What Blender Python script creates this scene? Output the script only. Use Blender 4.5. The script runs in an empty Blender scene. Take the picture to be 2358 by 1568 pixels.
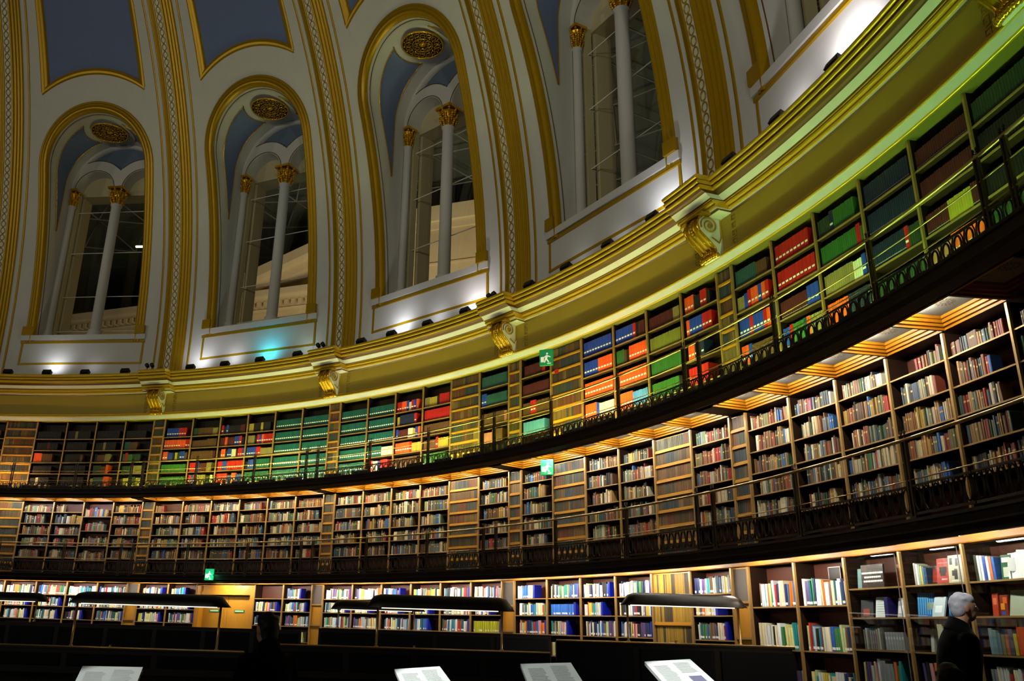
import bpy, math, random
from mathutils import Vector, Matrix
pi = math.pi
rad, deg = math.radians, math.degrees
scene = bpy.context.scene
COL = scene.collection
rng = random.Random(7)

# ------------------------------------------------------------------ camera
CAM = Vector((16.0146, -2.1026, 1.5212))
YAW, PITCH, ROLL, FPX = 1.8612604, 0.3338849, 0.0306242, 1968.271
cy_, sy_, cp_, sp_ = math.cos(YAW), math.sin(YAW), math.cos(PITCH), math.sin(PITCH)
FW = Vector((cy_*cp_, sy_*cp_, sp_))
r0 = Vector((sy_, -cy_, 0)); u0 = r0.cross(FW)
RT = math.cos(ROLL)*r0 + math.sin(ROLL)*u0
UP = -math.sin(ROLL)*r0 + math.cos(ROLL)*u0
cam_data = bpy.data.cameras.new('camera')
cam = bpy.data.objects.new('camera', cam_data); COL.objects.link(cam)
m = Matrix((RT, UP, -FW)).transposed().to_4x4(); m.translation = CAM
cam.matrix_world = m
cam_data.sensor_fit = 'HORIZONTAL'; cam_data.sensor_width = 36.0
cam_data.lens = FPX/2358*36
cam_data.shift_x = 158.85/2358; cam_data.shift_y = -17.77/2358
cam_data.clip_start = 0.1; cam_data.clip_end = 300
scene.camera = cam

# ------------------------------------------------------------------ world, view, lights
w = bpy.data.worlds.new('night'); scene.world = w; w.use_nodes = True
w.node_tree.nodes['Background'].inputs[0].default_value = (0.55, 0.62, 0.5, 1)
w.node_tree.nodes['Background'].inputs[1].default_value = 0.007
scene.view_settings.view_transform = 'Standard'
scene.view_settings.look = 'None'
scene.view_settings.gamma = 1.0
scene.view_settings.exposure = 0.0
scene.view_settings.use_curve_mapping = False
scene.cycles.use_denoising = True
scene.cycles.max_bounces = 6
scene.cycles.diffuse_bounces = 3
scene.cycles.glossy_bounces = 3
scene.cycles.transmission_bounces = 4
scene.cycles.transparent_max_bounces = 8
scene.cycles.sample_clamp_indirect = 3.0
scene.cycles.caustics_reflective = False
scene.cycles.caustics_refractive = False

def cyl(r, az, z):
    a = rad(90-az)
    return Vector((r*math.cos(a), r*math.sin(a), z))

def lamp(name, kind, loc, target, power, col, **kw):
    d = bpy.data.lights.new(name, kind); d.energy = power; d.color = col
    for k, v in kw.items(): setattr(d, k, v)
    o = bpy.data.objects.new(name, d); COL.objects.link(o); o.location = loc
    dirv = (Vector(target)-Vector(loc)).normalized()
    o.rotation_euler = dirv.to_track_quat('-Z', 'Y').to_euler()
    return o

# uplights standing on the far side of the cornice ring, washing the dome
K_DOME = 1850
for az_, pw, tz in ((112, .8, 16), (150, 1.5, 15), (185, 1.2, 15), (225, 1.0, 15), (262, .8, 16)):
    lamp('dome_uplight', 'SPOT', cyl(19.9, az_, 9.4), cyl(18.5, 22, tz), K_DOME*pw, (1.0, .93, .74), spot_size=rad(75), spot_blend=1.0, shadow_soft_size=.5)

# ------------------------------------------------------------------ materials
def lin(c):
    if isinstance(c, str):
        c = c.lstrip('#'); c = tuple(int(c[i:i+2], 16)/255 for i in (0, 2, 4))
    return tuple((x/12.92 if x <= .04045 else ((x+.055)/1.055)**2.4) for x in c)

def mat(name, col, rough=.6, metal=0., noise=0., nscale=6., bump=0., spec=.5, emit=0., ecol=None, stretch=None):
    m = bpy.data.materials.new(name); m.use_nodes = True
    nt = m.node_tree; b = nt.nodes['Principled BSDF']
    c = lin(col)
    b.inputs['Base Color'].default_value = (*c, 1)
    b.inputs['Roughness'].default_value = rough
    b.inputs['Metallic'].default_value = metal
    b.inputs['Specular IOR Level'].default_value = spec
    if noise or bump:
        tc = nt.nodes.new('ShaderNodeTexCoord'); n = nt.nodes.new('ShaderNodeTexNoise')
        mp = nt.nodes.new('ShaderNodeMapping')
        if stretch: mp.inputs['Scale'].default_value = stretch
        nt.links.new(tc.outputs['Object'], mp.inputs[0]); nt.links.new(mp.outputs[0], n.inputs['Vector'])
        n.inputs['Scale'].default_value = nscale; n.inputs['Detail'].default_value = 4
        if noise:
            mx = nt.nodes.new('ShaderNodeMix'); mx.data_type = 'RGBA'
            mx.inputs['A'].default_value = (*[x*(1-noise) for x in c], 1)
            mx.inputs['B'].default_value = (*[min(1, x*(1+noise)) for x in c], 1)
            nt.links.new(n.outputs['Fac'], mx.inputs['Factor'])
            nt.links.new(mx.outputs['Result'], b.inputs['Base Color'])
        if bump:
            bp = nt.nodes.new('ShaderNodeBump'); bp.inputs['Strength'].default_value = bump
            bp.inputs['Distance'].default_value = .02
            nt.links.new(n.outputs['Fac'], bp.inputs['Height']); nt.links.new(bp.outputs[0], b.inputs['Normal'])
    if emit:
        b.inputs['Emission Color'].default_value = (*(lin(ecol) if ecol else c), 1)
        b.inputs['Emission Strength'].default_value = emit
    return m

def glass(name, tint=(1, 1, 1), refl=.06, rough=.02):
    m = bpy.data.materials.new(name); m.use_nodes = True; nt = m.node_tree
    for n in list(nt.nodes): nt.nodes.remove(n)
    o = nt.nodes.new('ShaderNodeOutputMaterial'); t = nt.nodes.new('ShaderNodeBsdfTransparent')
    g = nt.nodes.new('ShaderNodeBsdfGlossy'); x = nt.nodes.new('ShaderNodeMixShader')
    t.inputs[0].default_value = (*tint, 1); g.inputs['Roughness'].default_value = rough
    lw = nt.nodes.new('ShaderNodeLayerWeight'); lw.inputs[0].default_value = .12
    fr = nt.nodes.new('ShaderNodeMath'); fr.operation = 'MULTIPLY_ADD'; fr.inputs[1].default_value = .35; fr.inputs[2].default_value = .03
    nt.links.new(lw.outputs['Facing'], fr.inputs[0]); nt.links.new(fr.outputs[0], x.inputs[0]); nt.links.new(t.outputs[0], x.inputs[1])
    nt.links.new(g.outputs[0], x.inputs[2]); nt.links.new(x.outputs[0], o.inputs[0])
    return m

def bookmat(name, rough=.55):
    m = bpy.data.materials.new(name); m.use_nodes = True; nt = m.node_tree
    b = nt.nodes['Principled BSDF']; b.inputs['Roughness'].default_value = rough
    a = nt.nodes.new('ShaderNodeVertexColor'); a.layer_name = 'Col'
    nt.links.new(a.outputs[0], b.inputs['Base Color'])
    return m

def wall_mat():
    m = mat('painted_plaster', '#c9c8c0', .75, noise=.05, nscale=3, bump=.08)
    return m
M = dict(
    plaster=wall_mat(),
    cream=mat('cream_paint', '#dcdccc', .55, noise=.04),
    frieze=mat('ochre_cream_frieze', '#b0962e', .65, noise=.08, nscale=2),
    blue=mat('blue_grey_panel', '#66769e', .8, noise=.08, nscale=12),
    bluedark=mat('blue_tympanum', '#5d6d84', .8),
    gold=mat('gilding', '#b18a00', .36, metal=.45, noise=.12, nscale=9, bump=.15),
    goldp=mat('polished_gilding', '#e0aa18', .25, metal=.75, noise=.1, nscale=14, bump=.2),
    goldt=mat('gilt_cornice_roll', '#f0c838', .27, metal=.5),
    olive=mat('olive_stone_paint', '#c6ba90', .7),
    soff=mat('golden_soffit_board', '#94661a', .5),
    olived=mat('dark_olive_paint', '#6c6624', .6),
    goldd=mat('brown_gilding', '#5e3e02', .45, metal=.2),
    backing=mat('dark_pierced_backing', '#33250a', .8),
    walnut=mat('dark_mahogany', '#1c0f08', .5, spec=.25, noise=.3, nscale=5, stretch=(1, 1, 12)),
    walnutr=mat('red_mahogany_back', '#47200f', .6, noise=.2, nscale=4, stretch=(1, 1, 8)),
    shelfdk=mat('dark_shelf_wood', '#2a180c', .5),
    edge=mat('brass_bound_edge', '#a5824c', .38, metal=.35, noise=.08),
    oak=mat('golden_oak', '#b7801f', .45, noise=.18, nscale=4, stretch=(8, 8, 1)),
    coffer=mat('gilded_coffer_moulding', '#9c6204', .45, metal=.1),
    coffw=mat('white_coffer_panel', '#98968c', .7),
    iron=mat('bronzed_iron', '#33230f', .42, metal=.2),
    brass=mat('brass_rail', '#c8a468', .3, metal=.6),
    black=mat('black_leathercloth', '#080706', .6, spec=.15),
    desk=mat('dark_desk_wood', '#100905', .5, spec=.2, noise=.2),
    hood=mat('bronze_lamp_hood', '#140c08', .38, metal=.3),
    navy=mat('navy_desk_panel', '#07090d', .7, spec=.1),
    board=mat('white_display_board', '#e8ebe8', .6),
    print_=mat('grey_print', '#c9cdcb', .7), thumb=mat('mauve_picture', '#7c7a98', .6),
    floor=mat('dark_floor', '#171310', .6, noise=.2),
    steel=mat('black_lamp_housing', '#22231f', .5, metal=.3),
    stone=mat('pale_limestone', '#c4b088', .85, noise=.12, nscale=1.2),
    stonel=mat('limestone_moulding', '#d2c09a', .8, noise=.08, nscale=2),
    lattice=mat('grey_roof_steel', '#68665a', .6),
    roofg=mat('night_dark_roof_glazing', '#464c40', .5),
    green=mat('green_sign', '#0d8f55', .5, emit=.12, ecol='#12a060'),
    greenlit=mat('lit_green_sign', '#12b070', .5, emit=.9, ecol='#15c47c'),
    white=mat('white_symbol', '#f2f4f0', .5, emit=.25),
    whitelit=mat('lit_white_symbol', '#f2f4f0', .5, emit=2.2),
    signw=mat('white_lettering', '#f4f2ea', .5),
    signbr=mat('brown_sign', '#3a2a20', .6),
    dgreen=mat('door_plaque_green', '#1c8f4d', .5),
    book=bookmat('book_cloth'),
    bookg=bookmat('book_jacket', .35),
    skin=mat('skin', '#cf9a76', .5),
    whair=mat('white_hair', '#e2dce4', .8, noise=.12, nscale=40, bump=.12),
    bhair=mat('brown_hair', '#3d2413', .6, noise=.3, nscale=30, bump=.4),
    khair=mat('black_hair', '#0d0a08', .6),
    coat=mat('black_coat', '#060607', .9, spec=.1),
    grey=mat('grey_panel', '#5a5550', .7),
    win=glass('window_glass'),
    cglass=glass('cabinet_glass', (.93, .96, .96)),
    red=mat('red_box', '#b01818', .5),
)
_em = {}
def emat(col, s):
    k = (col, round(s, 3))
    if k not in _em: _em[k] = mat('lamp_tube', col, .5, emit=s, ecol=col)
    return _em[k]

# ------------------------------------------------------------------ mesh helper
class MB:
    def __init__(s): s.v = []; s.f = []; s.m = []; s.c = []; s.has = False; s.sm = []
    def add(s, vs, fs, mt=0, col=None, xf=None, smooth=False):
        n = len(s.v)
        if xf is not None: vs = [xf @ Vector(v) for v in vs]
        s.v += [tuple(v) for v in vs]; s.f += [tuple(i+n for i in f) for f in fs]
        s.m += [mt]*len(fs); s.c += [col]*len(fs); s.sm += [smooth]*len(fs)
        if col is not None: s.has = True
        return s
    def box(s, x0, x1, y0, y1, z0, z1, mt=0, col=None, xf=None):
        return s.add([(x0,y0,z0),(x1,y0,z0),(x1,y1,z0),(x0,y1,z0),(x0,y0,z1),(x1,y0,z1),(x1,y1,z1),(x0,y1,z1)],
                     [(0,3,2,1),(4,5,6,7),(0,1,5,4),(1,2,6,5),(2,3,7,6),(3,0,4,7)], mt, col, xf)
    def tube(s, pts, r, n=6, closed=False, mt=0, xf=None, rs=None, up=None):
        pts = [Vector(p) for p in pts]; L = len(pts); vs = []; fs = []
        for i, p in enumerate(pts):
            a = pts[(i-1) % L] if (closed or i) else p
            b = pts[(i+1) % L] if (closed or i < L-1) else p
            t = (b-a).normalized()
            ref = Vector(up) if up else (Vector((0, 0, 1)) if abs(t.z) < .9 else Vector((1, 0, 0)))
            e1 = t.cross(ref).normalized(); e2 = t.cross(e1)
            rr = rs[i] if rs else r
            for k in range(n):
                th = 2*pi*k/n; vs.append(p+e1*rr*math.cos(th)+e2*rr*math.sin(th))
        for i in range(L if closed else L-1):
            j = (i+1) % L
            for k in range(n):
                k2 = (k+1) % n; fs.append((i*n+k, j*n+k, j*n+k2, i*n+k2))
        if not closed:
            fs.append(tuple(range(n))[::-1]); fs.append(tuple((L-1)*n+k for k in range(n)))
        return s.add(vs, fs, mt, None, xf, True)
    def lathe(s, prof, n=12, c=(0, 0, 0), mt=0, xf=None, arc=2*pi, a0=0):
        vs = []; fs = []; full = abs(arc-2*pi) < 1e-6; N = n if full else n+1
        for r, z in prof:
            for k in range(N):
                th = a0+arc*k/n; vs.append((c[0]+r*math.cos(th), c[1]+r*math.sin(th), c[2]+z))
        for i in range(len(prof)-1):
            for k in range(n):
                k2 = (k+1) % N; fs.append((i*N+k, i*N+k2, (i+1)*N+k2, (i+1)*N+k))
        return s.add(vs, fs, mt, None, xf, True)
    def grid(s, rows, mt=0, smooth=True, closed=False):
        R = len(rows); Cn = len(rows[0]); vs = [p for r in rows for p in r]; fs = []
        for i in range(R-1):
            for j in range(Cn if closed else Cn-1):
                j2 = (j+1) % Cn; fs.append((i*Cn+j, i*Cn+j2, (i+1)*Cn+j2, (i+1)*Cn+j))
        return s.add(vs, fs, mt, None, None, smooth)
    def ell(s, c, r, nu=10, nv=7, mt=0, xf=None):
        vs = []; fs = []
        for i in range(nv+1):
            ph = pi*i/nv
            for k in range(nu):
                th = 2*pi*k/nu
                vs.append((c[0]+r[0]*math.sin(ph)*math.cos(th), c[1]+r[1]*math.sin(ph)*math.sin(th), c[2]+r[2]*math.cos(ph)))
        for i in range(nv):
            for k in range(nu):
                k2 = (k+1) % nu; fs.append((i*nu+k, (i+1)*nu+k, (i+1)*nu+k2, i*nu+k2))
        return s.add(vs, fs, mt, None, xf, True)
    def prism(s, outline, y0, y1, mt=0, xf=None):
        """outline of (x,z) points extruded along y"""
        n = len(outline)
        vs = [(x, y0, z) for x, z in outline]+[(x, y1, z) for x, z in outline]
        fs = [tuple(range(n)), tuple(range(2*n-1, n-1, -1))]+[(i, i+n, (i+1) % n+n, (i+1) % n) for i in range(n)]
        return s.add(vs, fs, mt, None, xf)
    def mesh(s, name, mats):
        me = bpy.data.meshes.new(name); me.from_pydata(s.v, [], s.f)
        for mm in (mats if isinstance(mats, (list, tuple)) else [mats]): me.materials.append(mm)
        me.polygons.foreach_set('material_index', s.m); me.polygons.foreach_set('use_smooth', s.sm)
        if s.has:
            a = me.color_attributes.new('Col', 'FLOAT_COLOR', 'CORNER'); buf = []
            for f, c in zip(s.f, s.c):
                c = c or (.5, .5, .5); buf += [c[0], c[1], c[2], 1.0]*len(f)
            a.data.foreach_set('color', buf)
        me.update(); return me
    def build(s, name, mats, parent=None, loc=None, rotz=None):
        o = bpy.data.objects.new(name, s.mesh(name, mats)); COL.objects.link(o)
        if parent: o.parent = parent
        if loc is not None: o.location = loc
        if rotz is not None: o.rotation_euler = (0, 0, rotz)
        return o

def tag(o, label=None, cat=None, group=None, kind=None):
    if label: o['label'] = label
    if cat: o['category'] = cat
    if group: o['group'] = group
    if kind: o['kind'] = kind
    return o
def empty(name, loc=(0, 0, 0), rz=0):
    o = bpy.data.objects.new(name, None); COL.objects.link(o); o.location = loc; o.rotation_euler = (0, 0, rz)
    o.empty_display_size = .1
    return o
def thing(name, label, cat, r=None, az=0, z=0, group=None, loc=None, rz=None):
    o = empty(name, cyl(r, az, z) if loc is None else loc, -rad(az) if rz is None else rz)
    return tag(o, label, cat, group)
def children(o): return [c for c in o.children]
def copy_tree(o, parent=None):
    c = o.copy(); COL.objects.link(c); c.parent = parent
    for ch in children(o): copy_tree(ch, c)
    return c
def place(o, r, az, z):
    o.location = cyl(r, az, z); o.rotation_euler = (0, 0, -rad(az)); return o
def struct(o, **k): return tag(o, kind='structure', **k)
ORD = ['zeroth', 'first', 'second', 'third', 'fourth', 'fifth', 'sixth', 'seventh', 'eighth', 'ninth', 'tenth', 'eleventh', 'twelfth',
       'thirteenth', 'fourteenth', 'fifteenth', 'sixteenth', 'seventeenth', 'eighteenth', 'nineteenth', 'twentieth']+['%d%s' % (i, {1: 'st', 2: 'nd', 3: 'rd'}.get(i % 10, 'th')) for i in range(21, 60)]

# ------------------------------------------------------------------ layout constants
A0, A1 = -31.0, 84.0
RB, RU, RG = 20.70, 20.68, 20.50     # shelf faces: middle, upper, ground
HN = 0.563; WS = (18-2*HN)/6
def waz(b, j): return 18*b+HN+j*WS   # azimuth of the divider left of wide case j
Z3, Z2, Z1 = 7.50, 4.93, 2.54
FL2, FL3 = 2.78, 5.24

def azlist(step=.75, br=False, a0=A0, a1=A1):
    L = []; a = a0
    while a < a1+1e-6: L.append(a); a += step
    L = [(x, 0) for x in L]
    if br:
        hw = 1.41
        L = [(x, f) for x, f in L if all(abs(x-18*k) > hw+.02 for k in range(-2, 6))]
        for k in range(-2, 6):
            c = 18*k
            if a0 < c < a1:
                L += [(c-hw-.001, 0), (c-hw, 1), (c-.7, 1), (c, 1), (c+.7, 1), (c+hw, 1), (c+hw+.001, 0)]
        L.sort()
    return L
def ring(mb, prof, azs, off=0.):
    """prof: (r, z, mat) polyline; swept about the room axis; off = projection where flag is 1"""
    for i in range(len(prof)-1):
        (ra, za, mt), (rb, zb, _) = prof[i][:3], prof[i+1][:3]
        rows = [[cyl(ra-off*f, a, za) for a, f in azs], [cyl(rb-off*f, a, zb) for a, f in azs]]
        mb.grid(rows, mt, smooth=False)
    return mb

# ------------------------------------------------------------------ floor and drum wall
mb = MB(); mb.add([(-22, -22, 0), (22, -22, 0), (22, 22, 0), (-22, 22, 0)], [(0, 1, 2, 3)])
struct(mb.build('floor', M['floor']))
mb = MB(); ring(mb, [(21.25, 0, 0), (21.25, 9.0, 0)], azlist())
struct(mb.build('wall_drum', M['walnut']))

# plain frieze under the cornice
mb = MB(); ring(mb, [(20.56, 7.70, 0), (20.56, 8.34, 0)], azlist(1.5)); struct(mb.build('wall_frieze', M['frieze']))
# moulding above the top tier: 0 gold 1 cream 2 ochre
def roll(r, z, rr, n=5, a0=-90, a1=90, mt=0):
    return [(r-rr*math.cos(rad(a0+(a1-a0)*i/n)), z+rr*math.sin(rad(a0+(a1-a0)*i/n)), mt) for i in range(n+1)]
mb = MB()
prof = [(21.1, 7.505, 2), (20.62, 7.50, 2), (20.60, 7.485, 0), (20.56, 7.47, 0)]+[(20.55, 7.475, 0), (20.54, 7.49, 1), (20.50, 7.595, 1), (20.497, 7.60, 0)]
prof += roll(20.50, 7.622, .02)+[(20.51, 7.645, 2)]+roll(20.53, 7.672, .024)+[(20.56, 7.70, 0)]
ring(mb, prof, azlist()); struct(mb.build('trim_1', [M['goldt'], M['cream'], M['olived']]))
# main cornice, broken forward over each bracket
mb = MB()
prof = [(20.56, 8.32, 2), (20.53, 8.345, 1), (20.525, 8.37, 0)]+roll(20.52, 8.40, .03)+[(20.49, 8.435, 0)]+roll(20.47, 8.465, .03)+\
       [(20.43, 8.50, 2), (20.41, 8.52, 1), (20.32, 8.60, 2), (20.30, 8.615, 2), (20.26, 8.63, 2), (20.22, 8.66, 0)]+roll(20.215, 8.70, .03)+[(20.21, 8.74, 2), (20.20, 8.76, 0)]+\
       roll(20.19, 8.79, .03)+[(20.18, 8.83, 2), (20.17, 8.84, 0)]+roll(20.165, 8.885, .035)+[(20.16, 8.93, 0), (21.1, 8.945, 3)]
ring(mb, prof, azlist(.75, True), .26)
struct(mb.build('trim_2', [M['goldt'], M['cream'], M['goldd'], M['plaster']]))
# attic course behind the floodlights
# ------------------------------------------------------------------ dome bay
RD, ZD = 20.82, 9.6
def rdome(z, R=RD): return math.sqrt(max(1, R*R-(z-ZD)**2))
XH, ZSP, ZSILL, DP = 1.80, 16.25, 10.45, 21.2
def eaz(z):      # azimuth half width of the opening / upper panel
    zz_ = min(z, 18.4); return deg(math.asin(1.8/rdome(zz_)))
def dpt(u, z):   # u in [-1,1] inside opening width, beyond to +-2 = bay edge
    e = eaz(z); a = u*e if abs(u) <= 1 else math.copysign(e+(9-e)*(abs(u)-1), u)
    return cyl(rdome(z), a, z)
def loc_(p): return p
def arch_top(u): return ZSP+math.sqrt(max(0, XH*XH-(XH*u)**2))
def panel_bot(u): return 16.25+math.sqrt(max(0, 3.0**2-(1.8*u)**2))-.0
ZTOP = 25.5
def build_bay():
    root = empty('wall_dome'); struct(root)
    mb = MB()
    US = [-1+2*i/28 for i in range(29)]
    # lower wall strip under the sill, all widths
    def strip(us, z0f, z1f, n):
        rows = []
        for i in range(n+1):
            t = i/n; rows.append([dpt(u, z0f(u)+(z1f(u)-z0f(u))*t) for u in us])
        mb.grid(rows)
    strip(US, lambda u: 8.9, lambda u: ZSILL-.3, 2)
    strip(US, lambda u: arch_top(u), lambda u: panel_bot(u), 6)
    for sgn in (-1, 1):
        us = [sgn*x for x in (1, 1.2, 1.4, 1.6, 1.8, 2.0)]
        if sgn < 0: us = us[::-1]
        strip(us, lambda u: 8.9, lambda u: ZTOP, 40)
    mb.build('dome_plaster', M['plaster'], root)
    # recessed blue panel
    mb = MB(); rows = []
    def ppt(u, z, d): 
        a = u*eaz(z); return cyl(rdome(z)+d, a, z)
    for i in range(15):
        t = i/14; rows.append([ppt(u, panel_bot(u)+(ZTOP-panel_bot(u))*t, .12) for u in US])
    mb.grid(rows); mb.build('blue_panel', M['blue'], root)
    # gilt frame of the panel: reeds
    mb = MB()
    zs = [panel_bot(1)+(ZTOP-panel_bot(1))*i/16 for i in range(17)]
    for sgn in (-1, 1):
        rows = []
        for k, (o, d) in enumerate(((1.06, 0), (1.05, -.03), (1.01, -.035), (.99, .0), (.97, .02), (.95, .03), (.93, .06), (.915, .12))):
            rows.append([cyl(rdome(z)+d, sgn*o*eaz(z), z) for z in zs])
        mb.grid(rows)
    for (o0, o1, d0, d1) in ((-.10, -.06, .0, -.03), (-.06, 0, -.03, -.035), (0, .05, -.035, 0.), (.05, .12, 0, .03), (.12, .15, .03, .12)):
        r_ = []
        for o, d in ((o0, d0), (o1, d1)):
            r_.append([cyl(rdome(panel_bot(u)+o)+d, u*eaz(panel_bot(u)+o)*1.04, panel_bot(u)+o) for u in US])
        mb.grid(r_)
    mb.build('panel_frame', M['gold'], root)
    return root
bays = []
root = build_bay()
for i, k in enumerate(range(-2, 5)):
    o = root if i == 0 else copy_tree(root)
    o.rotation_euler = (0, 0, -rad(18*k+9)); bays.append(o)
# crown of the dome and the far half of the room, plain
mb = MB(); rows = []
for i in range(9):
    th = rad(50)+rad(36)*i/8
    rows.append([cyl(RD*math.cos(th), a, ZD+RD*math.sin(th)) for a in range(0, 361, 9)])
mb.grid(rows); struct(mb.build('ceiling', M['plaster']))

# ribs
def build_rib():
    root = empty('trim_3'); struct(root)
    zs = [8.93+i*.42 for i in range(40)]
    def pos(z, x, h):
        s_ = Vector((1, 0, 0)); p = cyl(rdome(z), 0, z); c = Vector((0, 0, ZD)); n = (c-p).normalized()
        return p+n*h+s_*x
    def strip(prof, name, m_):
        mb = MB()
        for sg in (-1, 1):
            mb.grid([[pos(z, sg*x, h) for z in zs] for x, h in prof])
        mb.build(name, m_, root)
    strip([(.66, -.01), (.655, .035), (.60, .035), (.595, .02)], 'outer_fillet', M['gold'])
    strip([(.60, .02), (.45, .02), (.445, .02)], 'white_band', M['plaster'])
    strip([(.45, .0), (.44, .06), (.40, .085), (.365, .06), (.36, .09), (.32, .13), (.28, .10), (.275, .14), (.235, .175), (.19, .15), (.185, .2), (.15, .235), (.12, .22), (.115, .2)], 'gilt_reeding', M['gold'])
    mb = MB(); mb.grid([[pos(z, x, .2) for z in zs] for x in (-.12, .12)]); mb.build('centre_strip', M['cream'], root)
    mb = MB(); z = 9.05; q = 0
    while z < 24:
        p = pos(z, 0, .215); n = (Vector((0, 0, ZD))-p).normalized(); t = Vector((1, 0, 0)).cross(n)
        pts = [p+Vector((1, 0, 0))*.075*math.cos(2*pi*k/10)+t*.10*math.sin(2*pi*k/10) for k in range(10)]
        mb.tube(pts, .014, 4, True, up=n)
        mb.ell(tuple(p+t*.12), (.02, .02, .02), 5, 4)
        z += .24*abs(t.z)
    mb.build('guilloche', M['gold'], root)
    return root
root = build_rib()
for i, k in enumerate(range(-2, 6)):
    o = root if i == 0 else copy_tree(root)
    o.rotation_euler = (0, 0, -rad(18*k))

# ------------------------------------------------------------------ dome windows (local frame: X right, Y outward)
def outline(off, n=24, z0=ZSILL):
    """left jamb up, round arch, right jamb down at distance off outside the opening edge (x, z)"""
    X = XH+off; L = [(-X, z0+(ZSP-z0)*i/14) for i in range(14)]
    L += [(-X*math.cos(pi*i/n), ZSP+X*math.sin(pi*i/n)) for i in range(n+1)]
    L += [(X, ZSP+(z0-ZSP)*i/14) for i in range(1, 15)]
    return L
def ysph(x, z, R=RD): return math.sqrt(max(1, R*R-(z-ZD)**2-x*x))
def build_window():
    root = empty('window_1'); struct(root)
    # gilt frame around the opening
    mb = MB(); rows = []
    for off, h in ((.30, -.01), (.29, .03), (.25, .05), (.21, .03), (.205, .06), (.16, .09), (.11, .06), (.105, .09), (.06, .11), (.02, .09), (-.02, .04), (-.03, -.06)):
        rows.append([(x, ysph(x, z)-h, z) for x, z in outline(off, 28, 10.2)])
    mb.grid(rows)
    for sg in (-1, 1):
        mb.box(sg*2.0-.16, sg*2.0+.16, ysph(2, 10.6)-.14, ysph(2, 10.6)+.05, 10.45, 10.75)
    mb.build('window_frame', M['gold'], root)
    # reveal: tunnel running straight out from the dome face
    mb = MB(); ol = outline(-.03, 28, 10.2)
    mb.grid([[(x, ysph(x, z)+.05, z) for x, z in ol], [(x, DP, z) for x, z in ol]])
    mb.build('reveal', M['plaster'], root)
    ol = outline(-.036, 28, 10.2)
    mb = MB()
    for q in (.14,):
        mb.tube([(x, min(ysph(x, z)+q, DP-.02), z) for x, z in ol], .014, 4)
    mb.build('reveal_bead', M['goldd'], root)
    # long pointed blue spandrels on the soffit, cut by the rosette circle
    Rt = XH-.03
    YC = 20.10
    for sg in (-1, 1):
        S = []   # columns: arc length from crown down
        def pt(s, y, ins=.012):
            if s < Rt*pi/2:
                a = s/Rt; return (sg*(Rt-ins)*math.sin(a), y, ZSP+(Rt-ins)*math.cos(a))
            return (sg*(Rt-ins), y, ZSP-(s-Rt*pi/2))
        s_end = Rt*pi/2+1.88; N = 110; up_, lo_ = [], []
        RC = .90
        front, back = [], []
        for i in range(N+1):
            s = .34+(s_end-.34)*i/N; p = pt(s, 0); yf = ysph(p[0], p[2])
            ya, yb = yf+.53, 20.75
            cc = math.sqrt(max(0, RC*RC-s*s))
            S.append((s, ya, yb, cc))
        mb = MB()
        for (s, a, b, c), (s2, a2, b2, c2) in zip(S, S[1:]):
            iv = []
            if c > 0: iv = [((a, min(b, YC-c)), (a2, min(b2, YC-c2))), ((max(a, YC+c), b), (max(a2, YC+c2), b2))]
            else: iv = [((a, b), (a2, b2))]
            for (p, q), (p2, q2) in iv:
                if q > p and q2 >= p2: mb.add([pt(s, p), pt(s, q), pt(s2, q2), pt(s2, max(p2, min(p2, q2)))], [(0, 1, 2, 3)])
        mb.build('spandrel_panel', M['blue'], root)
        mb = MB()
        tip = None
        A = [pt(s, a, .02) for s, a, b, c in S if b > a and not (c > 0 and a > YC-c and a < YC+c)]
        B = [pt(s, b, .02) for s, a, b, c in S if b > a and not (c > 0 and b < YC+c and b > YC-c)]
        Cc = [pt(s, YC-c, .02) for s, a, b, c in S if c > 0 and YC-c > a][::-1]
        Cd = [pt(s, YC+c, .02) for s, a, b, c in S if c > 0 and YC+c < b]
        if len(A) > 1: mb.tube(A, .017, 4)
        if len(B) > 1: mb.tube(B, .017, 4)
        arc = [pt(RC*math.cos(t), YC+RC*math.sin(t), .02) for t in [(-70+140*i/16)*pi/180 for i in range(17)]]
        arc = [p for p in arc if 19.56 < p[1] < 20.74]
        mb.tube(arc, .017, 4)
        mb.build('spandrel_border', M['goldp'], root)
    # pierced gilt rosette on the crown of the soffit
    zc = ZSP+Rt-.13
    T = Matrix.Translation((0, YC, zc)) @ Matrix.Rotation(pi, 4, 'X') @ Matrix.Scale(1.36, 4)
    ro = MB(); ro.lathe([(0, .0), (.44, 0), (.44, .01)], 28, xf=T)
    ro = ro.build('rosette', M['backing'], root)
    mb = MB()
    cr = lambda r, n, zz=.03: [T @ Vector((r*math.cos(2*pi*k/n), r*math.sin(2*pi*k/n), zz)) for k in range(n)]
    mb.tube(cr(.45, 32), .03, 6, True); mb.tube(cr(.22, 24, .035), .013, 4, True); mb.ell((0, 0, 0), (.09, .09, .05), 12, 6, xf=T)
    for k in range(16):
        a = 2*pi*k/16
        c = (.335*math.cos(a), .335*math.sin(a)); h = .052
        mb.tube([T @ Vector((c[0]+h*math.cos(t+a), c[1]+h*math.sin(t+a)*.9, .035)) for t in [2*pi*i/9 for i in range(9)]], .012, 4, True)
        mb.ell((.4*math.cos(a+.2), .4*math.sin(a+.2), .03), (.022, .022, .02), 5, 4, xf=T)
        mb.ell((.27*math.cos(a+.2), .27*math.sin(a+.2), .03), (.02, .02, .02), 5, 4, xf=T)
    for k in range(8):
        a = 2*pi*k/8
        mb.tube([T @ Vector((.155*math.cos(a)+.05*math.cos(t+a), .155*math.sin(a)+.04*math.sin(t+a), .035)) for t in [2*pi*i/8 for i in range(8)]], .012, 4, True)
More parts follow.
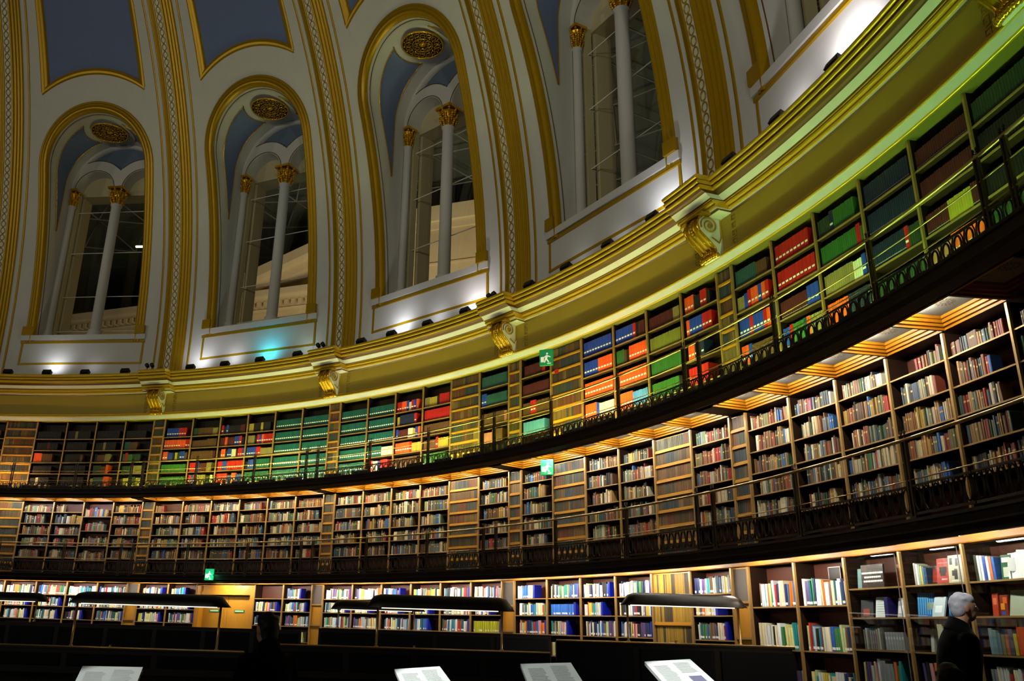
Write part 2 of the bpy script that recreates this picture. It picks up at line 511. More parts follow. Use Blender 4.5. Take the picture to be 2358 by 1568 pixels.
    mb.build('gilt_scrollwork', M['goldp'], ro)
    # tracery plate: two round arches below one
    XC, RI, RO = .90, .72, 1.15
    N = 64; xs = [-XH+.02+(2*XH-.04)*i/N for i in range(N+1)]
    def zlo(x):
        d = abs(abs(x)-XC); return ZSP+math.sqrt(RI*RI-d*d) if d < RI else ZSP-.05
    def zhi(x):
        d = abs(abs(x)-XC); v = ZSP+math.sqrt(max(0, RO*RO-d*d)); return min(v, ZSP+math.sqrt(max(0, XH*XH-x*x)))
    mb = MB()
    for x, x2 in zip(xs, xs[1:]):
        a, b, c, d = zlo(x), zlo(x2), zhi(x2), zhi(x)
        mb.add([(x, DP, a), (x2, DP, b), (x2, DP, c), (x, DP, d), (x, DP+.5, a), (x2, DP+.5, b), (x2, DP+.5, c), (x, DP+.5, d)],
               [(0, 1, 2, 3), (0, 4, 5, 1), (3, 2, 6, 7)])
    mb.build('tracery_arch', M['plaster'], root)
    mb = MB()
    for sg in (-1, 1):
        for R_, y in ((RO, DP-.012), (RI+.03, DP-.012)):
            pts = []
            for i in range(25):
                a = pi*i/24; x = sg*XC+R_*math.cos(a); z = ZSP+R_*math.sin(a)
                if R_ == RO and (x*sg < 0 or z > ZSP+math.sqrt(max(0, 1.76**2-x*x)) or abs(x) > 1.76): continue
                pts.append((x, y, z))
            if len(pts) > 2: mb.tube(pts, .012, 4)
    mb.build('arch_bead', M['goldd'], root)
    mb = MB()
    for x, x2 in zip(xs, xs[1:]):
        a, b = zhi(x)-.03, zhi(x2)-.03; c, d = ZSP+math.sqrt(XH**2-x2*x2), ZSP+math.sqrt(XH**2-x*x)
        mb.add([(x, DP+.12, a), (x2, DP+.12, b), (x2, DP+.12, c), (x, DP+.12, d)], [(0, 1, 2, 3)])
    mb.build('tympanum', M['bluedark'], root)
    mb = MB()   # white rim of the enclosing arch
    rr = [[(R_*math.cos(pi*i/32), y, ZSP+R_*math.sin(pi*i/32)) for i in range(33)] for R_, y in ((XH, DP-.05), (XH-.10, DP-.03), (XH-.12, DP+.12))]
    mb.grid(rr); mb.build('arch_rim', M['plaster'], root)
    # columns
    for x in (-1.72, 0, 1.72):
        R_ = .18 if x == 0 else .125
        mb = MB(); c = (x, DP+.12, 0)
        mb.lathe([(R_*1.4, 10.2), (R_*1.4, 10.62), (R_*1.5, 10.66), (R_*1.2, 10.74), (R_*1.3, 10.8), (R_, 10.84), (R_*.93, 15.55), (R_*1.12, 15.57), (R_*1.12, 15.61), (R_, 15.63)], 16, c)
        col = mb.build('column', M['plaster'], root)
        mb = MB(); s_ = R_/.19
        mb.lathe([(.17*s_, 15.62), (.19*s_, 15.8), (.22*s_, 16.0), (.30*s_, 16.1)], 14, c)
        for lay, (zz, hr, n) in enumerate(((15.66, .25, 8), (15.82, .29, 8), (15.98, .31, 8))):
            for k in range(n):
                a = 2*pi*(k+.5*lay)/n
                for q in range(3):
                    rr_ = (.19+.025*q+.02*lay)*s_; z = zz+.06*q
                    mb.ell((x+rr_*math.cos(a), c[1]+rr_*math.sin(a), z), (.045*s_, .045*s_, .05), 6, 5)
                mb.ell((x+(hr)*s_*math.cos(a), c[1]+hr*s_*math.sin(a), zz+.17), (.05*s_, .05*s_, .035), 6, 5)
        mb.box(x-.30*s_, x+.30*s_, c[1]-.30*s_, c[1]+.3*s_, 16.18, 16.26)
        mb.build('capital', M['goldp'], col)
    # outer casing and glazing
    mb = MB()
    for sg in (-1, 1):
        mb.box(sg*1.66-.05, sg*1.66+.05, DP+.28, 21.70, 10.2, 16.3)
        mb.box(sg*1.62-.06, sg*1.62+.06, 21.80, 22.3, 10.2, 16.35)
    mb.box(-1.7, 1.7, 21.70, 22.3, 16.2, 17.4); mb.box(-1.75, 1.75, 21.65, 22.3, 17.0, 18.2)
    mb.build('casing', M['olive'], root)
    mb = MB()
    for z in (10.9, 12.18, 13.86, 15.48): mb.tube([(-1.6, DP+.38, z), (1.6, DP+.38, z)], .016, 5)
    mb.build('glazing_bar', M['cream'], root)
    mb = MB(); mb.box(-1.55, 1.55, 22.18, 22.195, 10.2, 16.3); mb.build('glass_pane', M['win'], root)
    # sill box with two slabs and a framed panel
    mb = MB()
    mb.box(-2.2, 2.2, 20.62, 21.45, 10.27, 10.45); mb.box(-2.12, 2.12, 20.70, 21.3, 8.9, 10.27)
    s = mb.build('window_sill', M['plaster'], root)
    mb = MB()
    mb.box(-2.19, 2.19, 20.655, 20.75, 10.17, 10.25); mb.box(-2.17, 2.17, 20.67, 20.75, 9.43, 9.49)
    mb.box(-2.17, -2.11, 20.68, 20.75, 9.49, 10.17); mb.box(2.11, 2.17, 20.68, 20.75, 9.49, 10.17)
    mb.build('gilt_moulding', M['gold'], s)
    return root
wroot = build_window()
for i, k in enumerate(range(-2, 5)):
    o = wroot if i == 0 else copy_tree(wroot)
    o.name = 'window_%d' % (i+1); o.rotation_euler = (0, 0, -rad(18*k+9))

# ------------------------------------------------------------------ scroll brackets
BL = ['largest-left dim', 'first', 'second', 'third', 'fourth', 'fifth']
def build_bracket():
    t = thing('scroll_bracket', 'x', 'bracket', 20.56, 0, 7.66, 'gilt scroll brackets below the cornice')
    # side outline in (y inward negative, z)
    pr = []
    def spiral(c, r0, r1, a0, a1, n=22): return [(c[0]+(r0+(r1-r0)*i/n)*math.cos(rad(a0+(a1-a0)*i/n)), c[1]+(r0+(r1-r0)*i/n)*math.sin(rad(a0+(a1-a0)*i/n))) for i in range(n+1)]
    out = [(0, .70), (-.44, .70)]
    out += [(-.27+.19*math.cos(rad(a)), .50+.19*math.sin(rad(a))) for a in range(110, 236, 15)]
    out += [(-.30, .27), (-.21, .19), (-.14, .12), (-.13, .05), (-.17, .0), (-.15, -.04), (-.08, -.05), (0, -.02)]
    mb = MB(); n = len(out); W = .2
    mb.add([(-W, y, z) for y, z in out]+[(W, y, z) for y, z in out],
           [tuple(range(n))[::-1], tuple(range(n, 2*n))]+[(i, (i+1) % n, (i+1) % n+n, i+n) for i in range(n)])
    mb.build('console_body', M['cream'], t)
    front = out[1:-3]
    for x, rr in ((-.175, .03), (-.06, .022), (.06, .022), (.175, .03)):
        mb = MB(); mb.tube([(x, y-.012, z) for y, z in front], rr, 7); mb.build('gilt_flute', M['goldp'], t)
    mb = MB()
    mb.add([(-.15, y-.006, z) for y, z in front]+[(.15, y-.006, z) for y, z in front], [(i, i+1, i+1+len(front), i+len(front)) for i in range(len(front)-1)])
    for i in range(9):
        f = front[1+i]; mb.ell((0, f[0]-.02, f[1]), (.035, .03, .03), 6, 5)
    mb.build('front_panel', M['gold'], t)
    for sg in (-1, 1):
        mb = MB()
        mb.tube([(sg*.215, y, z) for y, z in spiral((-.26, .50), .17, .03, 200, -520, 40)], .013, 5)
        mb.tube([(sg*.215, y, z) for y, z in [(-.03, .62), (-.03, .3), (-.08, .2), (-.22, .28)]], .012, 5)
        mb.ell((sg*.215, -.26, .50), (.02, .035, .035), 8, 6)
        mb.build('volute', M['gold'], t)
    mb = MB()
    for i in range(9):
        a = -1+2*i/8
        mb.ell((a*.2, -.14-.04*(1-a*a), -.035+.02*abs(a)), (.04, .05, .05), 6, 5)
        mb.ell((a*.17, -.12-.06*(1-a*a), .05), (.03, .04, .05), 6, 5)
    mb.build('leaf_foot', M['goldp'], t)
    for sg in (-1, 1):
        mb = MB(); x0 = sg*.52
        for q in range(4):
            z = .06+.145*q
            mb.tube([(x0-.06, -.006, z), (x0+.06, -.006, z), (x0+.06, -.006, z+.1), (x0-.03, -.006, z+.1), (x0-.03, -.006, z+.04), (x0+.02, -.006, z+.04)], .011, 4)
        mb.build('key_ornament', M['gold'], t)
    mb = MB(); mb.box(-.30, .30, -.47, 0, .668, .70); mb.build('cap_plate', M['gold'], t)
    mb = MB(); mb.box(-.50, .50, -.262, .0, .655, .668); mb.build('break_soffit', M['cream'], t)
    return t
bt = build_bracket()
bl = ['far scroll bracket beyond the left edge of the photo', 'far scroll bracket, leftmost of the gilt brackets in view',
      'gilt scroll bracket below the rib between first and second windows'.replace('first and second', 'second and third'),
      'gilt scroll bracket, third from left, below the third rib', 'largest gilt scroll bracket, fourth from the left, lit green',
      'gilt scroll bracket cut by the upper right corner of the photo']
bl[2] = 'gilt scroll bracket, second from left, beside the cyan-lit window'
for i, k in enumerate(range(0, 5)):
    o = bt if i == 0 else copy_tree(bt)
    place(o, 20.56, 18*k, 7.66); o['label'] = bl[k+1]

# ------------------------------------------------------------------ floodlights on the cornice and what they give
def build_flood():
    t = thing('cornice_floodlight', 'x', 'floodlight', 20.4, 0, 8.94, 'black floodlights standing on the cornice')
    mb = MB(); R_ = Matrix.Rotation(rad(-28), 4, 'X')
    mb.box(-.135, .135, -.08, .06, .04, .16, xf=R_); mb.build('housing', M['steel'], t)
    mb = MB(); mb.box(-.12, .12, .061, .07, .055, .145, xf=R_); mb.build('front_glass', M['cream'], t)
    mb = MB(); mb.box(-.15, -.138, -.02, .02, 0, .13); mb.box(.138, .15, -.02, .02, 0, .13); mb.box(-.15, .15, -.03, .03, 0, .012); mb.build('stirrup', M['steel'], t)
    return t
ft = build_flood(); first = True
WH = (.86, .88, 1.0)
FL = {-9: [(-14.9, 0, WH), (-11.2, 26, WH), (-7.5, 3, WH), (-3.5, 0, WH)],
      9: [(3.2, 30, WH), (6.8, 14, WH), (10.5, 34, (.05, .75, 1.0)), (14.5, 7, (.7, 1, .95))],
      27: [(21.3, 2, WH), (24.5, 34, WH), (28.3, 9, WH), (32.2, 46, (1, .93, 1))],
      45: [(38.7, 0, WH), (42.3, 2, WH), (46.2, 3, WH), (50.2, 55, WH)],
      63: [(56.6, 1, WH), (60.2, 14, (1, .95, 1)), (64.1, 110, (1, .95, 1)), (68.2, 30, WH)]}
wn = {-9: 'leftmost window', 9: 'second window', 27: 'third window', 45: 'fourth window', 63: 'rightmost window'}
for b, L in FL.items():
    for i, (a, pw, col) in enumerate(L):
        o = ft if first else copy_tree(ft); first = False
        place(o, 20.25, a, 8.945)
        o['label'] = 'black floodlight on the cornice under the %s, %s from left' % (wn[b], ORD[i+1])
        if pw:
            lamp('flood_beam', 'SPOT', cyl(20.27, a, 9.23), cyl(20.9, a, 9.8), pw*.85, col, spot_size=rad(150), spot_blend=1.0, shadow_soft_size=.06)
st = thing('round_spotlight', 'x', 'spotlight', 20.3, 0, 8.94, 'pairs of small round spotlights left of each rib')
mb = MB(); mb.lathe([(0, -.07), (.05, -.06), (.065, 0), (.06, .07), (0, .075)], 12, xf=Matrix.Translation((0, 0, .24)) @ Matrix.Rotation(rad(60), 4, 'X')); mb.build('lamp_head', M['steel'], st)
mb = MB(); mb.tube([(0, 0, 0), (0, 0, .2)], .012, 5); mb.build('stalk', M['steel'], st)
first = True
for k in range(0, 4):
    for i, d in enumerate((-1.35, -.85)):
        o = st if first else copy_tree(st); first = False
        place(o, 20.3, 18*k+d, 8.945)
        o['label'] = 'small round black spotlight, %s of the pair above the %s bracket from left' % (('left', 'right')[i], ORD[k+1])

# ------------------------------------------------------------------ galleries
def gallery(name, ro, z_fl, z_sof, fbot, r_in, bot_r):
    root = struct(empty(name))
    az = azlist()
    mb = MB(); ring(mb, [(ro, z_fl, 0), (21.2, z_fl, 0)], az); mb.build('walkway', M['shelfdk'], root)
    mb = MB()
    h = z_fl-fbot
    prof = [(ro, z_fl, 0), (ro-.03, z_fl-.01, 0), (ro-.03, z_fl-.04, 0), (ro, z_fl-.05, 0), (ro+.02, z_fl-h*.5, 0), (ro+.02, z_fl-h*.5-.02, 0), (ro+.06, z_fl-h*.8, 0), (bot_r, fbot, 0), (bot_r+.03, fbot, 0), (bot_r+.03, z_sof+.02, 0)]
    ring(mb, prof, az); mb.build('fascia', M['walnut'], root)
    return root
G3 = gallery('floor_upper_gallery', 19.88, FL3, 5.06, 4.99, 20.7, 20.04)
G2 = gallery('floor_middle_gallery', 19.96, FL2, 2.66, 2.545, 20.7, 19.99)

# coffers under the upper gallery, one over each wide case
def build_coffer():
    t = struct(empty('coffered_soffit'))
    hw0, hw1 = .475, .49; y0, y1 = 20.08, 20.73
    mb = MB(); st = [(0, 4.965), (.0, 4.995), (.03, 5.0), (.032, 5.03), (.06, 5.035), (.063, 5.07), (.085, 5.075), (.088, 5.11), (.12, 5.11)]
    for (i, z), (i2, z2) in zip(st, st[1:]):
        def rect(q, zz): return [(-hw0+q, y0, zz), (hw0-q, y0, zz), (hw1-q, y1-q, zz), (-hw1+q, y1-q, zz)]
        a, b = rect(i, z), rect(i2, z2)
        mb.add(a+b, [(k, (k+1) % 4, (k+1) % 4+4, k+4) for k in range(4)])
    mb.build('coffer_moulding', M['coffer'], t)
    mb = MB(); mb.add([(-.39, 20.08, 5.108), (.39, 20.08, 5.108), (.41, 20.65, 5.108), (-.41, 20.65, 5.108)], [(0, 1, 2, 3)])
    p = mb.build('coffer_panel', M['coffw'], t)
    mb = MB()
    for k in range(16):
        a = 2*pi*k/16; c, s_ = math.cos(a), math.sin(a)
        for r1, r2, w_ in ((.03, .055, .005), (.07, .115, .008)):
            q = Vector((-s_, c, 0))*w_; o_ = Vector((0, 20.40, 5.106))
            mb.add([o_+Vector((c, s_, 0))*r1-q, o_+Vector((c, s_, 0))*r1+q, o_+Vector((c, s_, 0))*r2+q, o_+Vector((c, s_, 0))*r2-q], [(0, 1, 2, 3)])
    mb.build('vent_rosette', M['goldd'], p)
    mb = MB(); mb.add([(-.495, 20.07, 4.966), (-.475, 20.07, 4.966), (-.49, 20.73, 4.966), (-.51, 20.73, 4.966)], [(0, 1, 2, 3)])
    mb.add([(.495, 20.07, 4.966), (.51, 20.73, 4.966), (.49, 20.73, 4.966), (.475, 20.07, 4.966)], [(0, 1, 2, 3)])
    mb.add([(-.51, 20.73, 4.966), (.51, 20.73, 4.966), (.51, 21.05, 4.966), (-.51, 21.05, 4.966)], [(0, 1, 2, 3)])
    mb.build('soffit_rib', M['walnut'], t)
    return t
ct = build_coffer(); first = True
cases = [(b, j) for b in range(-2, 5) for j in range(6) if -22 < waz(b, j) < 76]
for b, j in cases:
    o = ct if first else copy_tree(ct); first = False
    o.rotation_euler = (0, 0, -rad(waz(b, j)+WS/2))
for b in range(-1, 5):
    mb = MB(); mb.add([(-.2, 20.13, 4.968), (.2, 20.13, 4.968), (.21, 20.72, 4.968), (-.21, 20.72, 4.968)], [(0, 1, 2, 3)])
    mb.build('narrow_soffit', M['walnut'], G3, rotz=-rad(18*b))
# soffit of the middle gallery (golden)
mb = MB(); ring(mb, [(20.04, 2.66, 0), (20.52, 2.66, 0), (20.52, 2.56, 0), (20.50, 2.545, 0), (20.6, 2.54, 0)], azlist()); mb.build('soffit', M['soff'], G2)

# strip lamps
def strip(name, r, az, z, length, col, s, label, group, fixture=True):
    t = thing(name, label, 'strip light', r, az, z, group)
    mb = MB(); mb.box(-length/2, length/2, -.012, .012, -.012, .012); mb.build('tube', emat(col, s), t)
    mb = MB(); mb.box(-length/2-.02, length/2+.02, -.03, -.016, -.02, .065 if name == 'uplight_strip' else .012); mb.build('backplate', M['steel'], t)  # on uplights the plate is raised as an added screen against inward light
    return t
K_MID, K_GR, K_UP = 335, 330, 340
def casename(b, j, short=False):
    n = ORD[j+1]
    if b < 0: return '%s wide bookcase left of the first bracket' % ORD[6-j] if not short else '%s case left of first bracket' % ORD[6-j]
    return ('%s wide bookcase right of the %s bracket' if not short else '%s case right of %s bracket') % (n, ORD[b+1])
for b, j in cases:
    a = waz(b, j)+WS/2
    if -16 < a < 72:
        far = b <= 0
        k = 1.0
        if b == 3 and j == 4: k = .9
        if b == 3 and j == 5: k = 0.0
        if b >= 4: k = 0.0
        col = '#fff8e6' if b >= 2 else '#fff0cc'
        if (b, j) in ((-1, 4), (-1, 2), (-1, 3)): col = '#f4f4ff'
        if b <= 0: k *= .78
        if k: strip('strip_light', 20.19, a-.2, 5.08, .5, col, K_MID*k, 'strip lamp in the soffit coffer over middle %s' % casename(b, j, True), 'strip lamps hidden in the upper gallery soffit')
        if (b, j) not in ((0, 2),):
            strip('strip_light', 20.12, a-.55, 2.575, .36, '#fff4e4', K_GR*(1.0 if b < 3 or j < 2 else .8), 'strip lamp under the middle gallery over ground %s' % casename(b, j, True), 'strip lamps under the middle gallery')
# lamps on the upper walkway, washing books and cornice; tints and strengths follow the photograph
def uptint(a):
    if a < -12: return '#ffd698', 2.0
    if a < -3.5: return '#ffd080', .06
    if a < 3: return '#d8e860', .6
    if a < 12: return '#e6e860', .9
    if a < 21: return '#e8f0a0', 1.1
    if a < 30: return '#fff0b0', 1.1
    if a < 37.5: return '#d4f070', 1.1
    if a < 41: return '#d8e850', 1.1
    if a < 47: return '#ffe49a', 1.3
    if a < 53: return '#d0ec70', .9
    if a < 62: return '#c4f078', .8
    return '#9cf06c', .6
def mixc(c): return tuple(.35*1+.65*v for v in lin(c))
for b, j in cases:
    a = waz(b, j)+WS/2
    if a > -16:
        col, k = uptint(a)
        if j % 2 == 0:
            lamp('cornice_uplight', 'AREA', cyl(20.0, a+WS/2, FL3+.09), cyl(20.40, a+WS/2, 8.3), (15 if a < 57 else 9)*k, mixc(col), shape='RECTANGLE', size=1.6, size_y=.06, spread=rad(125))
        strip('uplight_strip', 20.02, a, FL3+.035, .55, col, K_UP*k, 'uplight on the upper walkway before the %s' % casename(b, j, True), 'uplights along the upper gallery walkway')

# ------------------------------------------------------------------ railings
def ornament(mb, x0, x1, R, z0, z1, zmid):
    """linked rings between azimuth offsets, flat iron castings, local frame of one case"""
    n = max(1, round((x1-x0)/.168)); dx = (x1-x0)/n; h = (z1-z0)/2; zc = (z0+z1)/2
    for i in range(n):
        c = x0+dx*(i+.5)
        mb.tube([(c+.052*math.cos(2*pi*k/12), 0, zc+(h-.008)*math.sin(2*pi*k/12)) for k in range(12)], .0125, 4, True, up=(0, 1, 0))
    for i in range(n+1):
        c = x0+dx*i
        for sg in (-1, 1):
            mb.tube([(c+sg*.035, 0, z0), (c+sg*.012, 0, zc-.04), (c+sg*.012, 0, zc+.04), (c+sg*.035, 0, z1)], .009, 4)
    mb.box(x0, x1, -.012, .012, z0-.03, z0-.004); mb.box(x0, x1, -.012, .012, z1+.004, z1+.026)

def railing(name, label, R, zf, ztop, zo0, zo1, extra):
    t = thing(name, label, 'railing', loc=(0, 0, 0), rz=0)
    az = [a for a, f in azlist(.75, False, -19, 76)]
    mb = MB(); mb.tube([cyl(R, a, ztop) for a in az], .02, 8); mb.build('handrail', M['brass'], t)
    for z in extra:
        mb = MB(); mb.tube([cyl(R, a, z) for a in az], .008, 5); mb.build('thin_rail', M['brass'], t)
    # posts: pairs beside each narrow pilaster plus two between
    pm = MB()
    for sg in (-1, 1):
        x = sg*.028
        pm.box(x-.011, x+.011, -.014, .014, zf-.05, ztop+.03)
        pm.lathe([(.0, .05), (.012, .035), (.016, .02), (.008, 0), (.016, -.012)], 8, (x, 0, ztop+.06))
    pm.box(-.05, .05, -.02, .02, zf-.06, zf+.02)
    for q in range(4):
        z = zf+.1+q*.2
        pm.tube([(-.02+.012*math.cos(k), 0, z+.04*math.sin(k)) for k in [2*pi*i/8 for i in range(8)]], .004, 4, True, up=(0, 1, 0))
    me = pm.mesh('post', M['iron'])
    om = {}
    for b in range(-1, 5):
        for a in (-.58, .58, 6.0, 12.0):
            A_ = 18*b+a
            if -19 < A_ < 76:
                o = bpy.data.objects.new('post', me); COL.objects.link(o); o.parent = t
                o.location = cyl(R, A_, 0); o.rotation_euler = (0, 0, -rad(A_))
        for a, b2 in ((-.58, .58), (.58, 3.29), (3.29, 6), (6, 9), (9, 12), (12, 14.71), (14.71, 17.42)):
            c = 18*b+(a+b2)/2
            if not -19 < c < 76: continue
            wd = R*rad(b2-a)/2-.0; key = round(wd, 3)
            if key not in om:
                mb = MB(); ornament(mb, -wd+.01, wd-.01, R, zo0, zo1, 0); om[key] = mb.mesh('scrollwork_panel', M['iron'])
            o = bpy.data.objects.new('scrollwork_panel', om[key]); COL.objects.link(o); o.parent = t
            o.location = cyl(R, c, 0); o.rotation_euler = (0, 0, -rad(c))
    return t
railing('gallery_railing', 'brass handrail with ring-pattern ironwork along the upper gallery', 19.90, FL3, 6.02, 5.215, 5.41, (5.48, 5.76))
railing('gallery_railing', 'dark ring-pattern iron railing with brass handrail along the middle gallery', 19.97, FL2, 3.62, 2.84, 3.10, (3.18,))

# ------------------------------------------------------------------ bookcases
def shelves_for(tier, b, j):
    if tier == 'U':
        return [7.04, 6.60, 6.14, 5.69] if (b >= 2 or (b, j) == (1, 5)) else [6.93, 6.56, 6.19, 5.82, 5.45]
    if tier == 'M':
        return [4.50, 4.07, 3.63, 3.2] if (b, j) == (-1, 4) else [4.63, 4.28, 3.945, 3.61, 3.27]
    if b == 3 and j < 2: return [1.965, 1.395, .80]
    if b >= 3: return [2.155, 1.81, 1.44, .98, .5]
    return [2.18, 1.85, 1.49, 1.10, .66]
TI = {'U': (RU, FL3, Z3, 'upper', .30), 'M': (RB, FL2, Z2, 'middle', .32), 'G': (RG, 0.0, Z1, 'ground', .34)}
_pc = {}
def bookcase(tier, b, j, glassdoor=False):
    R, z0, z1, nm, dep = TI[tier]
    sh = shelves_for(tier, b, j); key = (tier, tuple(sh), glassdoor)
    a = waz(b, j)+WS/2; hw = R*math.sin(rad(WS/2)); hb = (R+dep)*math.sin(rad(WS/2))
    lab = ('%s-tier %s' % (nm, casename(b, j)))
    if glassdoor: lab = 'glass-fronted '+lab
    if key in _pc:
        t = copy_tree(_pc[key]); t.name = 'bookcase'; place(t, R, a, z0)
        t['label'] = lab; return t
    t = thing('bookcase', lab, 'bookcase', R, a, z0, 'open wide bookcases around the drum')
    H = z1-z0
    for sg in (-1, 1):
        mb = MB(); x = sg*hw; q = .017
        X = sorted((x, x-sg*q)); mb.box(X[0], X[1], -.012, .02, 0, H, 0)
        mb.add([(x, .02, 0), (sg*hb, dep, 0), (sg*hb, dep, H), (x, .02, H), (x-sg*q, .02, 0), (sg*hb-sg*q, dep, 0), (sg*hb-sg*q, dep, H), (x-sg*q, .02, H)], [(0, 1, 2, 3), (4, 7, 6, 5)], 1)
        mb.build('upright', [M['edge'], M['walnut']], t)
    mb = MB(); mb.box(-hb+.02, hb-.02, dep-.02, dep, 0, H); mb.build('back_panel', M['walnutr'] if tier != 'U' else M['walnut'], t)
    for z in sh+([z0+.04] if z0 > 1 else []):
        mb = MB(); zz_ = z-z0
        mb.box(-hw+.016, hw-.016, .008, .026, zz_-.019, zz_, 0); mb.box(-hw+.022, hw-.022, .026, dep-.02, zz_-.022, zz_-.002, 1)
        mb.build('shelf', [M['edge'], M['shelfdk']], t)
    if glassdoor:
        mb = MB(); mb.box(-hw+.03, hw-.03, -.03, -.026, .35, H-.02); g = mb.build('glass_door', M['cglass'], t)
        mb = MB(); mb.box(hw-.040, hw-.036, -.034, -.026, .35, H-.02); mb.box(hw-.08, hw-.03, -.036, -.02, 1.42, 1.45); mb.build('door_strip', M['grey'], g)
    _pc[key] = t
    return t

# false-book doors: rows of dummy spines between gilt rails
LEATH = ['#5c4020', '#6d4c26', '#45351f', '#54401f', '#39403a', '#6a3a22', '#303a40', '#75582c', '#4a4a35', '#7d6236']
PALE = ['#b8942e', '#c09c34', '#ac8a2c', '#4a4034', '#b08c30', '#544630']
def falsecase(tier, R, az, hw, rows, lab, pal, narrow):
    z0, z1 = TI[tier][1], TI[tier][2]; H = z1-z0
    t = thing('false_book_panel', lab, 'false book panel', R, az, z0, 'panels of dummy book spines between the cases')
    mb = MB()
    for sg in (-1, 1):
        X = sorted((sg*hw, sg*(hw-.024))); mb.box(X[0], X[1], -.012, .03, 0, H)
    mb.box(-hw, hw, .05, .08, 0, H, 1)
    mb.build('door_frame', [M['edge'], M['oak']], t)
    rh = H/rows
    for i in range(rows):
        zt = H-rh*i; zb = zt-rh
        if tier == 'G' and narrow:      # plain boards instead of spines
            mb = MB()
            if i in (3,): mb.box(-hw+.02, hw-.02, .04, .05, zb, zt); mb.build('dark_recess', M['walnut'], t)
            else: mb.box(-hw+.03, hw-.03, .03, .05, zb+.02, zt-.02); mb.build('plain_board', M['grey'] if i == 0 else M['oak'], t)
            mb = MB(); mb.box(-hw+.02, hw-.02, .0, .05, zb-.015, zb+.02); mb.build('shelf_edge', M['edge'], t)
            continue
        mb = MB(); mb.box(-hw+.02, hw-.02, .0, .05, zb, zb+.035); mb.box(-hw+.02, hw-.02, .012, .05, zb+.035, zb+.055); mb.build('gilt_rail', M['oak'], t)
        mb = MB(); x = -hw+.03; base = rng.choice(pal)
        while x < hw-.045:
            wd = rng.uniform(.013, .028) if tier == 'G' else rng.uniform(.022, .045)
            if rng.random() < (.35 if tier == 'G' else .22): base = rng.choice(pal)
            c = lin(base); f = rng.uniform(.6, 1.0); c = [v*f for v in c]
            x2 = min(x+wd, hw-.03); hh = rh-.075
            mb.add([(x, .03, zb+.055), (x+.3*(x2-x), .02, zb+.055), (x+.7*(x2-x), .02, zb+.055), (x2, .03, zb+.055), (x, .03, zb+.055+hh), (x+.3*(x2-x), .02, zb+.055+hh), (x+.7*(x2-x), .02, zb+.055+hh), (x2, .03, zb+.055+hh)],
                   [(0, 1, 5, 4), (1, 2, 6, 5), (2, 3, 7, 6)], 0, c)
            x = x2+.002
        mb.build('spine_row', M['book'], t)
    return t

FALSE = {'U': {(-1, 1), (1, 4), (2, 1)}, 'M': {(-1, 1), (1, 4), (2, 1), (2, 4)}, 'G': {(2, 4)}}
DOOR = {(0, 2), (0, 3)}
for tier in 'UMG':
    R = TI[tier][0]
    for b, j in cases:
        a = waz(b, j)+WS/2
        if not -17 < a < 74: continue
        if tier == 'G' and ((b, j) in DOOR): continue
        if (b, j) in FALSE[tier]:
            falsecase(tier, R, a, R*math.sin(rad(WS/2)), 6 if tier == 'G' else 8, '%s-tier wide door of dummy books, %s' % (TI[tier][3], casename(b, j, True)), PALE if tier == 'G' else LEATH, False)
        else:
            bookcase(tier, b, j, tier == 'G' and b == 3 and j >= 2 or tier == 'G' and b == 4)
    for b in range(0, 5):
        if b == 4 and tier != 'U': pass
        falsecase(tier, R, 18*b, R*math.sin(rad(HN)), 5 if tier == 'G' else 8, '%s-tier narrow pilaster of dummy books below the %s bracket' % (TI[tier][3], ORD[b+1]), LEATH if tier != 'G' else PALE[:3]+['#4c4640'], True)

